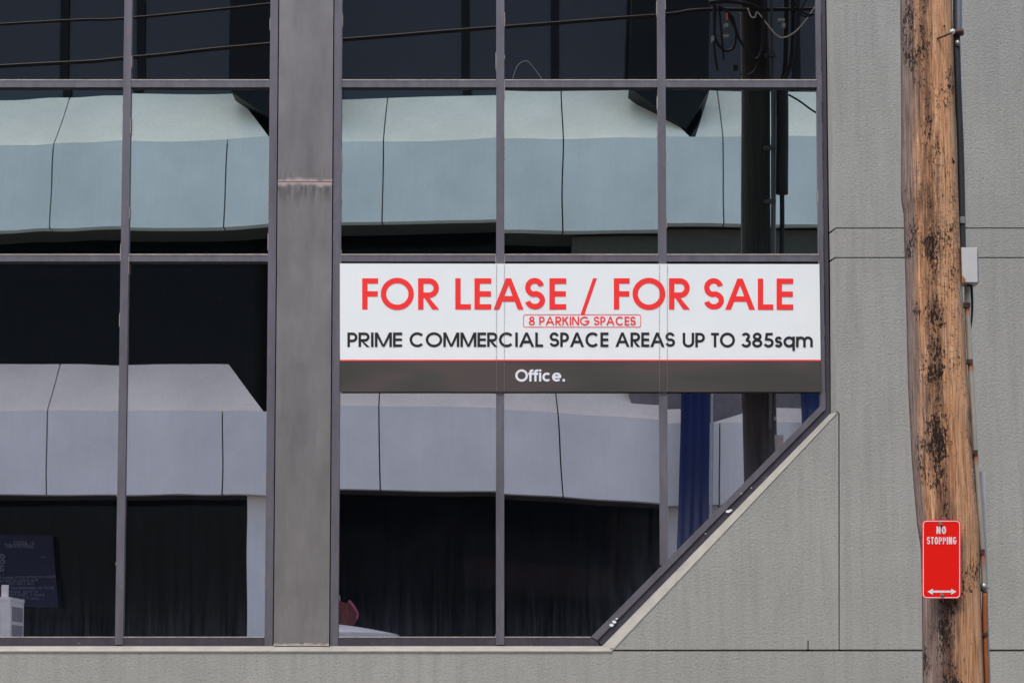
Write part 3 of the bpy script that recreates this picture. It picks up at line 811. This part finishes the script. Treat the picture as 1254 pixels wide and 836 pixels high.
for (py, l, r) in pts:
    a, b = UP(l, py, PYC), UP(r, py, PYC); prof3.append(((a.x + b.x) / 2, (b.x - a.x) / 2, a.z))
prof3.sort(key=lambda q: q[2]); prof3[0] = (prof3[0][0], prof3[0][1], 0.12)
top = prof3[-1]
for k in range(1, 22): prof3.append((top[0] - .004 * k, top[1] * (1 - .009 * k), top[2] + .25 * k))
NS = 56
rn = random.Random(4); ph = [rn.uniform(0, 6.28) for _ in range(8)]
for (cx, rad, z) in prof3:
    ring = []
    for k in range(NS):
        t = 2 * math.pi * k / NS
        s = math.cos(t)
        wob = 1 + (1 - abs(s) ** 3) * (.018 * math.sin(3 * t + ph[0] + .5 * z) + .012 * math.sin(7 * t + ph[1] + .8 * math.sin(z * 1.7)) + .008 * math.sin(13 * t + ph[2] + z))
        vv = bm.verts.new((cx + rad * s * wob, PYC + rad * math.sin(t) * wob, z))
        vv[lf] = math.exp(-((s + .28) / .34) ** 2)
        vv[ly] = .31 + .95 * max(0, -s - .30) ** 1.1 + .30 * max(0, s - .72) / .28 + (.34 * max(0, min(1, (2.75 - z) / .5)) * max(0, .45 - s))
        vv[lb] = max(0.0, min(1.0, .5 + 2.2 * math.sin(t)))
        ring.append(vv)
    rings.append(ring)
for i in range(len(rings) - 1):
    for k in range(NS): bm.faces.new((rings[i][k], rings[i][(k + 1) % NS], rings[i + 1][(k + 1) % NS], rings[i + 1][k]))
bm.faces.new(rings[-1]); bm.faces.new(rings[0][::-1])
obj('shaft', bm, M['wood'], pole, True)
POLE_TOP = prof3[-1]
FRONT = PYC - .155
# climbing spike and small spikes
bm = bmesh.new(); tube(bm, [UP(1148, 47.5, FRONT + .005), UP(1158, 43.5, FRONT - .04), UP(1165, 40.5, FRONT - .03)], .006, 8, .007)
obj('spike', bm, M['rust'], pole, True)
bm = bmesh.new(); bmesh.ops.create_uvsphere(bm, u_segments=14, v_segments=10, radius=.015, matrix=Matrix.Translation(UP(1166.5, 39, FRONT - .03)) @ Matrix.Diagonal((1, 1.2, 1, 1)))
obj('spike_cap', bm, M['boxpaint'], pole, True)
bm = bmesh.new()
for x_, y_ in ((1127.5, 32), (1156.5, 32)): tube(bm, [UP(x_, y_, FRONT + .02), UP(x_, y_, FRONT - .004)], .0055, 8)
pprism(bm, [(1158, 195.5), (1160, 196), (1161, 191), (1162, 196.5), (1163.5, 190), (1164.5, 197), (1166, 192), (1169.5, 198.5), (1169, 200), (1158, 197.5)], FRONT + .03, .03)
obj('nail', bm, M['cable'], pole)
# number tag near the pole's edge
bm = bmesh.new(); pprism(bm, [(1167.2, 352.2), (1178, 353.6), (1178.4, 374.2), (1167.5, 372.2)], FRONT + .045, .008); bevel(bm, .002, 2)
tg = obj('identity_tag', bm, M['steel'], pole)
bm = bmesh.new(); bm2 = Ink(FRONT + .043)
bm2.line([(1172 + 2.6 * math.cos(t * .6), 362 + 3.6 * math.sin(t * .6)) for t in range(10)], .5, False); bm2.line([(1170.5, 367), (1175.5, 358)], .5, False)
bm2.done('tag_mark', M['sign_black'], tg)
# crossarm and insulators high up, seen in the mirror glass
armz = MP(900, 5, PYC).z
bm = bmesh.new(); box(bm, 2.40 - 1.1, 2.40 + 1.1, PYC + .16, PYC + .26, armz + .25, armz + .37); bevel(bm, .006, 2); obj('crossarm', bm, M['wood'], pole)
for dx in (-1.0, -.5, .5, 1.0):
    bm = bmesh.new(); x_ = 2.40 + dx
    tube(bm, [(x_, PYC + .21, armz + .37), (x_, PYC + .21, armz + .42)], .02, 10); tube(bm, [(x_, PYC + .21, armz + .42), (x_, PYC + .21, armz + .44)], .05, 12, .045); tube(bm, [(x_, PYC + .21, armz + .44), (x_, PYC + .21, armz + .5)], .032, 12, .02)
    obj('insulator', bm, M['boxpaint'], pole, True)
for cx_, cy_, cw_, ch_ in ((889, 31, 5, 4), (889, 44, 7, 3), (873, 47, 3, 6), (901, 82, 6, 5), (957, 24, 8, 3), (960, 31, 4, 5)):
    bm = bmesh.new(); a = MP(cx_ - cw_ / 2, cy_ - ch_ / 2, PYC + .3); b = MP(cx_ + cw_ / 2, cy_ + ch_ / 2, PYC + .3)
    box(bm, a.x, b.x, PYC + .24, PYC + .3, b.z, a.z); bevel(bm, .006, 2); obj('connector', bm, M['steel'] if cx_ != 901 else M['cable'], pole)
bm = bmesh.new(); a = MP(889, 16, PYC + .28); b = MP(891, 24, PYC + .28); box(bm, a.x, b.x, PYC + .26, PYC + .28, b.z, a.z); obj('marker', bm, plain('orange_marker', rgb(210, 90, 50), .6), pole)
settle(pole)

# ---- conduits on the pole
CY = PYC - .03
cond = thing('conduit', 'black riser pipe running down the right edge of the timber pole', 'pipe', UP(1178, 303, CY))
bm = bmesh.new(); path = [UP(1170.5, -420, CY), UP(1171, -60, CY), UP(1171.5, 30, CY), UP(1173, 100, CY), UP(1176.2, 180, CY), UP(1177.6, 240, CY), UP(1178.8, 300, CY), UP(1180.4, 308, CY)]
tube(bm, spline(path, 8), .020, 14); obj('pipe', bm, M['black_pvc'], cond, True)
bm = bmesh.new(); tube(bm, spline([UP(1173.5, -420, CY - .012), UP(1174.3, -20, CY - .012), UP(1174.6, 40, CY - .012)], 6), .017, 12); obj('sleeve', bm, M['blue_grey_pvc'], cond, True)
bm = bmesh.new(); tube(bm, [UP(1174, 37, CY - .02), UP(1174, 43, CY - .02)], .030, 14); obj('clamp', bm, M['rust'], cond, True)
bm = bmesh.new(); tube(bm, [UP(1173, 50, CY - .015), UP(1173.3, 57, CY - .015)], .016, 10); obj('clamp', bm, M['steel'], cond, True)
bm = bmesh.new(); pprism(bm, [(1176, 265), (1181.5, 265), (1181.6, 273), (1176, 273)], CY - .025, .05); bevel(bm, .003, 1); obj('clamp', bm, M['steel'], cond)
settle(cond)

jb = thing('junction_box', 'small pale grey metal junction box with rusty corner beside the pole', 'electrical box', UP(1188, 347, CY - .03))
bm = bmesh.new(); pprism(bm, [(1177.4, 303), (1196.6, 302.6), (1197.2, 345.4), (1178.6, 345.2)], CY - .075, .012); bevel(bm, .003, 2)
obj('lid', bm, M['boxpaint'], jb)
bm = bmesh.new()
a, b = UP(1178.2, 303.4, CY - .06), UP(1198.6, 346.6, CY - .06)
box(bm, a.x, b.x, CY - .062, CY + .06, b.z, a.z); bevel(bm, .003, 2); obj('housing', bm, plain('box_housing', rgb(150, 150, 150), .5, 0, .1), jb)
bm = bmesh.new(); pprism(bm, [(1178.2, 338.5), (1179.6, 337.5), (1181, 340), (1182.5, 342), (1182, 344.6), (1178.7, 344.4)], CY - .0765, .0015)
obj('rust_spot', bm, plain('orange_rust_spot', rgb(176, 104, 50), .9, 0, .3, 30), jb)
bm = bmesh.new(); tube(bm, [UP(1186, 347, CY), UP(1186, 351, CY)], .02, 12); obj('gland', bm, M['cable'], jb, True)
settle(jb)

cr = [(UP(1185, 376, CY).z, .07), (UP(1190, 446, CY).z, .06), (UP(1192, 556, CY).z, .07), (UP(1200, 678, CY).z, .10)]
c2 = thing('conduit', 'cream pipe with rust streaks under its clamps, below the junction box', 'pipe', UP(1208, 715, CY))
bm = bmesh.new(); path = [UP(1184.5, 347, CY), UP(1184.6, 380, CY), UP(1185.8, 405, CY), UP(1188.4, 445, CY), UP(1191.4, 500, CY), UP(1194.0, 550, CY), UP(1198.4, 610, CY), UP(1203, 675, CY), UP(1205.5, 716, CY)]
tube(bm, spline(path, 8), .0165, 14); obj('pipe', bm, mat_pipe_rust('cream_pipe', rgb(178, 170, 155), cr), c2, True)
for x_, y_ in ((1183.5, 374), (1186.3, 443), (1192.3, 554), (1201.0, 675)):
    bm = bmesh.new(); p = UP(x_, y_, CY); box(bm, p.x - .035, p.x + .019, CY - .022, CY + .022, p.z - .013, p.z + .013); bevel(bm, .004, 2); obj('clamp', bm, M['rust'], c2)
bm = bmesh.new(); tube(bm, [UP(1205, 714, CY), UP(1205.5, 724, CY)], .019, 12); tube(bm, [UP(1205, 719, CY - .005), UP(1211.5, 719, CY - .012)], .006, 8); obj('coupling', bm, M['steel'], c2, True)
settle(c2)
c3 = thing('conduit', 'thin rusty orange pipe at the right foot of the pole below a metal coupling', 'pipe', (UP(1212, 836, CY).x, CY, .12))
bm = bmesh.new(); tube(bm, spline([UP(1205.6, 724, CY), UP(1206.5, 780, CY), UP(1208, 836, CY), UP(1212, 1000, CY), UP(1215, 1170, CY)], 6), .0145, 12)
obj('pipe', bm, plain('orange_rust', rgb(176, 100, 56), .8, .1, .35, 6, .001, .4, (8, 8, 1)), c3, True)
bm = bmesh.new(); p = UP(1205.2, 776, CY); box(bm, p.x - .025, p.x + .018, CY - .02, CY + .02, p.z - .009, p.z + .009); bevel(bm, .003, 2); obj('clamp', bm, M['rust'], c3)
settle(c3)
# hanging dark cable between box and pipe, and the pale strip behind
bm = bmesh.new(); tube(bm, spline([UP(1189.5, 348, CY + .03), UP(1190.6, 372, CY + .03), UP(1189.8, 392, CY + .03), UP(1187, 410, CY + .02)], 6), .009, 8, .005)
tag(obj('cable', bm, M['black_pvc'], None, True), 'short black cable hanging behind the pipe under the junction box', 'cable')
bm = bmesh.new(); tube(bm, spline([UP(1194.8, 540, CY + .03), UP(1196.2, 570, CY + .03), UP(1199.4, 620, CY + .03), UP(1203.3, 700, CY + .03), UP(1204, 836, CY + .03), UP(1209, 1170, CY + .03)], 6), .006, 8)
tag(obj('cable', bm, M['cable'], None, True), 'long thin black cable hugging the cream pipe down the pole', 'cable')
bm = bmesh.new(); P = [(1199, 577), (1206.2, 577), (1208.2, 660), (1210.6, 760), (1213.4, 836), (1222, 1175), (1212, 1175), (1206, 836), (1203, 700)]
pprism(bm, P, CY + .05, .012); bevel(bm, .002, 1)
tag(obj('cable_cover', bm, plain('white_cover_strip', rgb(196, 198, 200), .5, 0, .08, 5)), 'pale narrow cover strip running down behind the cream pipe', 'cable cover')

# ---- guards and cables on the wall side of the pole: only seen in the glass
cg = thing('cable_guard', 'thick black cable guard on the hidden side of the pole', 'cable guard', MP(958, 239, PYC + .06))
bm = bmesh.new(); tube(bm, spline([MP(958, 239, PYC + .05), MP(958.5, 150, PYC + .05), MP(958, 100, PYC + .05)], 6), .062, 16)
tube(bm, spline([MP(957, 102, PYC + .05), MP(961, 82, PYC + .05), MP(962, 60, PYC + .05), MP(963, 20, PYC + .05), MP(962, -60, PYC + .05)], 6), .026, 12); tube(bm, spline([MP(959, 102, PYC + .09), MP(968, 78, PYC + .09), MP(971, 50, PYC + .09), MP(972, 10, PYC + .09), MP(969, -40, PYC + .09)], 6), .022, 12)
tube(bm, spline([MP(958, 241, PYC + .05), MP(958, 290, PYC + .05), MP(957, 335, PYC + .05)], 6), .024, 12)
obj('guard_tube', bm, M['cable'], cg, True); settle(cg)
cp = thing('conduit', 'slim pipe with two bracket clamps on the hidden back of the pole', 'pipe', MP(946, 500, PYC + .17))
bm = bmesh.new(); tube(bm, spline([MP(944, -60, PYC + .17), MP(946, 100, PYC + .17), MP(946, 312, PYC + .17), MP(944, 520, PYC + .17)], 6), .016, 10); obj('pipe', bm, M['black_pvc'], cp, True)
for y_ in (66, 181, 246):
    bm = bmesh.new(); a = MP(936, y_, PYC + .19); b = MP(950, y_ + 4, PYC + .19); box(bm, a.x, b.x, PYC + .15, PYC + .20, b.z, a.z); tube(bm, [MP(944, y_ + 1, PYC + .2), MP(944, y_ + 1, PYC + .24)], .02, 10); obj('clamp', bm, M['black_pvc'], cp)
settle(cp)
def wire(name, pts, r, label, mat='cable', Y=PYC + .25, group=None, n=8):
    bm = bmesh.new(); tube(bm, spline([MP(x, y, Y if len(q) == 0 else q[0]) for x, y, *q in pts], 8), r, n)
    tag(obj(name, bm, M[mat], None, True), label, 'cable', group)
# street cables along the kerb line (their mirror image crosses the top row of panes)
wire('power_line', [(-900, 85), (0, 30), (150, 23), (330, 5), (620, -28), (905, -52), (1300, -90), (2200, -60)], .014, 'upper black power line strung along the street from the pole top', Y=PYC)
wire('power_line', [(-900, 128), (0, 81.5), (150, 72), (330, 54), (418, 49), (610, 34), (805, 19), (905, 12), (1300, 20), (2200, 90)], .019, 'lower thick black power line strung along the street from the pole', Y=PYC + .12)
loops = [
    ([(874, 4), (874, 30), (877, 50), (887, 62), (897, 60), (901, 45), (897, 22), (880, 8)], .014, 'black cable loop hanging left of the pole head'),
    ([(876, 8), (874, 45), (876, 70), (879, 86)], .014, 'straight black cable end dangling left of the pole head'),
    ([(880, 10), (884, 50), (886, 73)], .012, 'short black cable tail beside the dangling cable end'),
    ([(888, 12), (900, 35), (905, 48), (917, 66), (926, 73), (933, 60), (935, 20), (935, -20)], .014, 'black cable loop slung round the pole head'),
    ([(906, 90), (915, 92), (924, 86), (928, 76)], .006, 'thin black wire bowed across the pole below the loops'),
    ([(868, 4), (890, 2), (915, 5), (935, 12)], .022, 'thick bundled cable tied across the pole head'),
    ([(990, -6), (980, 16), (992, 20), (1006, 8), (1012, -6)], .010, 'black cable loop hanging right of the pole head'),
    ([(966, -10), (974, 4), (984, 16), (1000, 17), (1020, 0)], .010, 'lower black cable loop hanging right of the pole head'),
    ([(966, 118), (980, 126), (1002, 141), (1030, 150)], .010, 'black service wire sloping down to the right of the pole'),
]
for p, r, lb in loops: wire('cable', p, r, lb)
wire('cable', [(916, 10), (920, 20), (925, 21), (928, 15), (940, 30), (950, 42), (960, 46), (975, 38), (990, 20), (1006, -4)], .007, 'pale drooping wire slung from the pole head to the right', 'pale_cable')
wire('cable', [(628, 96), (634, 80), (645, 75), (655, 85), (664, 97)], .0035, 'fine pale looped wire end seen in the top glass row', 'pale_cable')

# ================================================================== NO STOPPING SIGN on the pole
NY = FRONT - .045
ns = thing('no_stopping_sign', 'red no stopping sign with white arrow bolted to the timber pole', 'sign', UP(1153, 732, NY + .02))
bm = bmesh.new(); P = [UP(x, y, NY) for x, y in rrect(1129.3, 636.3, 1176.6, 732.6, 5.2, 8)]
prism(bm, [(p.x, p.z) for p in P], NY, NY + .0025)
obj('plate', bm, plain('red_sheeting', rgb(255, 30, 18), .32, 0, .03, 3), ns)
white = plain('white_sheeting', rgb(240, 236, 238), .4, 0, .03)
wink = Ink(NY - .0008, .0001)
wink.line(rrect(1130.7, 637.7, 1175.2, 731.2, 4.2, 8), 1.0)
wink.done('border', white, ns)
NW = {'N': .62, 'O': .62, 'S': .6, 'T': .52, 'P': .58, 'I': .2, 'G': .62}
wink = Ink(NY - .0008, .0001)
wink.word('NO', 1146.7, 1158.5, 644.2, 653.3, .19, .18, NW); wink.word('STOPPING', 1135.0, 1171.2, 657.0, 666.0, .165, .15, NW)
wink.done('lettering', white, ns)
wink = Ink(NY - .0008, .0001)
wink.poly([(1141.5, 722.6), (1165.5, 722.6), (1165.5, 725.2), (1141.5, 725.2)]); wink.poly([(1135.8, 723.9), (1142.6, 720.1), (1142.0, 723.9), (1142.6, 727.8)]); wink.poly([(1171.2, 723.9), (1164.6, 720.1), (1165.2, 723.9), (1164.6, 727.8)])
wink.done('arrow', white, ns)
bm = bmesh.new(); a = UP(1146, 645, NY); 
for y_ in (646, 722): 
    p = UP(1153, y_, NY); box(bm, p.x - .07, p.x + .07, NY + .003, NY + .03, p.z - .012, p.z + .012)
obj('bracket', bm, M['steel'], ns)
for x_, y_ in ((1152, 641.3), (1153.6, 728.2)):
    bm = bmesh.new(); p = UP(x_, y_, NY); tube(bm, [(p.x, NY + .002, p.z), (p.x, NY - .003, p.z)], .0105, 16); tube(bm, [(p.x, NY - .003, p.z), (p.x, NY - .009, p.z)], .007, 6)
    obj('bolt', bm, plain('sign_bolt', rgb(150, 138, 110), .5, .4, .3, 60), ns)
settle(ns)

# ================================================================== BUILDING ACROSS THE STREET (seen in the glass)
OY = -18.2
ob = thing('concrete_building', 'pale concrete office building across the street mirrored in the window glass', 'building', (0, OY - 3, 0))
conc = mat_stucco('pale_precast', rgb(226, 226, 222), .5, .18); capm = mat_stucco('sky_lit_cap_cream', rgb(244, 232, 212), .5, .3)  # caps get a lighter cream: sky light on the slope put into the colour
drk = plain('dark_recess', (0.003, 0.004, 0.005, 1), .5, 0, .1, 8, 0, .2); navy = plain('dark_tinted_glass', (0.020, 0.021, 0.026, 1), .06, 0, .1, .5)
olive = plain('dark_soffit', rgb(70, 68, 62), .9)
def oprism(bm, pix, Y, depth):   # pix on plane Y (mirror coords), thickness away from the street
    P = [MP(x, y, Y) for x, y in pix]; prism(bm, [(p.x, p.z) for p in P], Y - depth, Y)
OX0, OX1 = -34.0, 36.0
def bandrow(yc0, yb0, yb1, joints, notches, tag_):
    jx = sorted(MP(j, yb0, OY).x for j in joints)
    z1, z0 = MP(600, yb0, OY).z, MP(600, yb1, OY).z
    bm = bmesh.new(); xs = [OX0] + jx + [OX1]
    for a, b in zip(xs[:-1], xs[1:]):
        box(bm, a + .012, b - .012, OY - .25, OY, z0, z1); obj('spandrel_panel', bm, conc, ob); bm = bmesh.new()
    # sloping cap
    yb = OY - .95; zc = MP(600, yc0, yb).z
    nx = []
    for l, c, r, d in notches: nx.append((MP(l, yc0, yb).x, MP(c, yc0, yb).x, MP(r, yc0, yb).x, d))
    def strip(xa_, xb_):    # cap pieces cut at the joints
        cuts = [xa_] + [j for j in jx if xa_ + .03 < j < xb_ - .03] + [xb_]
        for a, b in zip(cuts[:-1], cuts[1:]):
            ga, gb = (.011 if a != xa_ else 0), (.011 if b != xb_ else 0)
            quad(a + ga, b - gb, a + ga, b - gb)
    def quad(ta, tb, ba, bb):
        v = [(ba, OY, z1 + .003), (bb, OY, z1 + .003), (tb, yb, zc), (ta, yb, zc)]
        f = [bm.verts.new(p) for p in v]; bk = [bm.verts.new((p[0], p[1] - .06, p[2] - .06)) for p in v]
        bm.faces.new(f); bm.faces.new(bk[::-1])
        for i in range(4): bm.faces.new((f[i], bk[i], bk[(i + 1) % 4], f[(i + 1) % 4]))
    x = OX0
    for l, c, r, d in nx:
        if l > x: strip(x, l)
        quad(l, l + .001, l, c - .05); quad(r - .001, r, c + .05, r)
        x = r
    strip(x, OX1)
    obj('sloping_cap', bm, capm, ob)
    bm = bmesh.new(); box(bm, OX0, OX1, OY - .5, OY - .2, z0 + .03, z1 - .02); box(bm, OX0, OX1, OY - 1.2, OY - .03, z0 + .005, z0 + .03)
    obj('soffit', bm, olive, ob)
j2 = [65, 277, 468, 689, 885]; j3 = [58, 273, 465, 685, 880]
ext = lambda js: [js[0] - 208 * k for k in range(9, 0, -1)] + js + [js[-1] + 208 * k for k in range(1, 10)]
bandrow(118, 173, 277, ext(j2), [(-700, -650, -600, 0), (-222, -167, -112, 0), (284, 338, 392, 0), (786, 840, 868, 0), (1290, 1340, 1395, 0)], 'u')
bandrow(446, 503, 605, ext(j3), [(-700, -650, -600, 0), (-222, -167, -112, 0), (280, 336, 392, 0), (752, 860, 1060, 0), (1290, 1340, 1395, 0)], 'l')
# glazing set back behind the bands
bm = bmesh.new(); gy = OY - 1.15
def opane(y0, y1):
    z1, z0 = MP(600, y0, gy).z, MP(600, y1, gy).z
    x = OX0
    box(bm, OX0, OX1, gy - .04, gy, z0, z1)
opane(-60, 175); obj('glazing', bm, navy, ob)
bm = bmesh.new(); opane(277, 505); opane(605, 905)
obj('glazing', bm, plain('black_tinted_glass', (0.001, 0.0013, 0.002, 1), .05, 0, .1, .5, 0, .08), ob)
for px_ in (78, 172, 570, 680, 975, 1080, -30):
    bm = bmesh.new(); a = MP(px_ - 5, 100, gy + .06); b = MP(px_ + 5, 100, gy + .06); box(bm, a.x, b.x, gy + .005, gy + .06, MP(0, 130, gy).z, MP(0, -70, gy).z)
    obj('mullion', bm, drk, ob)
# dark V-footed piers between the top floor windows
for l, r in ((285, 405), (776, 868), (-222, -112)):
    bm = bmesh.new(); c = (l + r) / 2 if l != 776 else 838
    oprism(bm, [(l, -70), (r, -70), (r, 116), (c, 164), (l - 6, 116)], OY - .10, .55); obj('pier', bm, drk, ob)
# pale ground floor columns
for l, r in ((300, 372), (818, 880), (-200, -130)):
    bm = bmesh.new(); a = MP(l, 700, OY - .3); b = MP(r, 700, OY - .3); box(bm, a.x, b.x, OY - 1.1, OY - .28, .12, MP(600, 605, OY).z - .0); bevel(bm, .01, 1); obj('column', bm, conc, ob)
bm = bmesh.new(); x_ = MP(645, 10, gy + .1).x
# wall strip below the upper band on the right
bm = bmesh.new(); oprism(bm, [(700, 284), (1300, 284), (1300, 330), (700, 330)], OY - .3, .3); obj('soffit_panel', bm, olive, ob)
# recessed wall, its shade painted in as grey, under the notch of the lower band
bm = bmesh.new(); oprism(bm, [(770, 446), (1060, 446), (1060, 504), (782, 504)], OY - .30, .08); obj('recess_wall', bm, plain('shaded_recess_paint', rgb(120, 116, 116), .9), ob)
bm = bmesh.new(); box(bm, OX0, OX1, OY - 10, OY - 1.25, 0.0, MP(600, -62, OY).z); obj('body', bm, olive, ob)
settle(ob)
# poster on the far shop window, a pennant and a cafe umbrella, all mirrored low in the windows
PSY = OY - .9
pt = thing('poster', 'dark navy poster with small pale print, mirrored in the lower left window behind the kiosk', 'poster', MP(10, 742, PSY))
bm = bmesh.new(); oprism(bm, [(-52, 655), (64, 655), (69.5, 743.5), (-52, 738)], PSY, .02); obj('sheet', bm, plain('navy_poster_paper', rgb(24, 24, 50), 0.8, 0, 0.25, 2), pt)
txt_m = plain('poster_print', rgb(104, 102, 116), .7)
def words(s_, px, py, size):
    cu = bpy.data.curves.new('print', 'FONT'); cu.body = s_; cu.size = size; cu.align_x = 'CENTER'; cu.resolution_u = 2
    o = bpy.data.objects.new('print_source', cu); COL.objects.link(o)
    bpy.context.view_layer.update()
    me = bpy.data.meshes.new_from_object(o); bpy.data.objects.remove(o)
    p = MP(px, py, PSY)
    for v in me.vertices: v.co = Vector((p.x - v.co.x, PSY + .004, p.z + v.co.y))
    me.flip_normals()
    q = bpy.data.objects.new('print', me); COL.objects.link(q); me.materials.clear(); me.materials.append(txt_m); q.parent = pt
for t_x, x, y, z in (('Have we some extra space for your new', 20, 708.5, .080), ('Visit online or call now', 22, 712.5, .074), ('Call 1300 102', 27, 716.5, .074),
                   ('Book an appointment at our new shop', 20, 721.5, .080), ('or www. appointments', 22, 725.5, .074), ('Level 1, Main Fair Shopping', 22, 729.5, .08), ('(near City Beach)', 29, 733.5, .074)):
    words(t_x, x, y, z)
words('gain', -6, 686, .24); words('air', -2, 699, .24); words('...', 52, 683, .16); words('Summer', 24, 671, .15); words('gallery', 25, 666, .09)
settle(pt)
PNY = OY + .9
pn = thing('pennant', 'red brown cloth pennant with a pink edge, mirrored at the foot of the right window', 'pennant', MP(420, 790, PNY))
bm = bmesh.new(); oprism(bm, [(411, 741), (421, 744), (425, 741.5), (430, 748), (434.5, 756.5), (434, 763), (431, 769), (428, 773), (424, 779), (411, 784)], PNY, .06); bevel(bm, .012, 2)
obj('cloth', bm, plain('red_brown_cloth', rgb(104, 48, 40), .9, 0, .4, 8, .01, .5, (3, 1, 1)), pn)
bm = bmesh.new(); tube(bm, spline([MP(424.5, 741, PNY + .02), MP(430, 748, PNY + .02), MP(434.4, 757, PNY + .02), MP(433, 764, PNY + .02)], 6), .022, 8, .014)
obj('trim', bm, plain('pink_cloth', rgb(176, 84, 104), .9), pn, True)
bm = bmesh.new(); p = MP(413, 735, PNY - .03); tube(bm, [(p.x, p.y, .12), (p.x, p.y, p.z)], .02, 8); obj('mast', bm, M['steel'], pn, True)
settle(pn)
UY = -15.9
uc = MP(396, 776, UY)
um = thing('cafe_umbrella', 'white cafe umbrella on the far pavement, its canopy mirrored along the bottom of the glass', 'umbrella', (uc.x, UY, .12))
bm = bmesh.new(); apex = bm.verts.new((uc.x, UY, uc.z + .10)); rr_ = []
for k in range(8):
    t = math.pi / 8 + k * math.pi / 4; rr_.append([bm.verts.new((uc.x + f_ * math.cos(t), UY + f_ * math.sin(t), uc.z + z_)) for f_, z_ in ((.55, .03), (1.22, -.07), (1.24, -.24))])
for k in range(8):
    a, b = rr_[k], rr_[(k + 1) % 8]; bm.faces.new((apex, a[0], b[0])); bm.faces.new((a[0], a[1], b[1], b[0])); bm.faces.new((a[1], a[2], b[2], b[1]))
bmesh.ops.solidify(bm, geom=bm.faces[:], thickness=.006)
obj('canopy', bm, plain('white_canvas', rgb(240, 240, 238), .8, 0, .04), um)
bm = bmesh.new(); tube(bm, [(uc.x, UY, .12), (uc.x, UY, uc.z + .2)], .022, 10); obj('pole', bm, M['steel'], um, True)
bm = bmesh.new(); box(bm, uc.x - .3, uc.x + .3, UY - .3, UY + .3, .12, .18); bevel(bm, .01, 2); obj('base', bm, M['groove'], um)
settle(um)
# tall blue banners on the far footpath
bl = plain('royal_blue_banner', rgb(20, 46, 100), .6, 0, .15, 2, 0, .5, (3, 1, .3))
for l, r, lb in ((829, 867, 'tall royal blue banner mirrored beside the diagonal, left of the mirrored pole'), (986, 1030, 'dark blue banner mirrored at the right tip of the diagonal')):
    root = thing('banner', lb, 'banner', (MP((l + r) / 2, 600, OY + .4).x, OY + .4, .12), 'blue banners across the street')
    a, b = MP(l, 600, OY + .3), MP(r, 600, OY + .3); zt_ = MP(l, 430, OY + .3).z
    bm = bmesh.new(); n = 24; vv = []
    for i in range(n + 1):
        x = a.x + (b.x - a.x) * i / n; y = OY + .42 + .012 * math.sin(i * .9)
        vv.append((bm.verts.new((x, y, 1.0)), bm.verts.new((x, y, zt_))))
    for i in range(n): bm.faces.new((vv[i][0], vv[i + 1][0], vv[i + 1][1], vv[i][1]))
    bmesh.ops.solidify(bm, geom=bm.faces[:], thickness=.01)
    obj('cloth', bm, bl, root, True)
    bm = bmesh.new(); tube(bm, [(b.x + .04, OY + .42, .12), (b.x + .04, OY + .42, zt_ + .1)], .025, 10); tube(bm, [(b.x + .04, OY + .42, zt_ + .03), (a.x, OY + .42, zt_ + .03)], .015, 8); obj('mast', bm, M['steel'], root, True)
    settle(root)
settle(bld)
for o in list(bpy.data.objects):
    if o.parent and o.parent.type == 'EMPTY' and o.parent.parent: pass
bpy.context.view_layer.update()
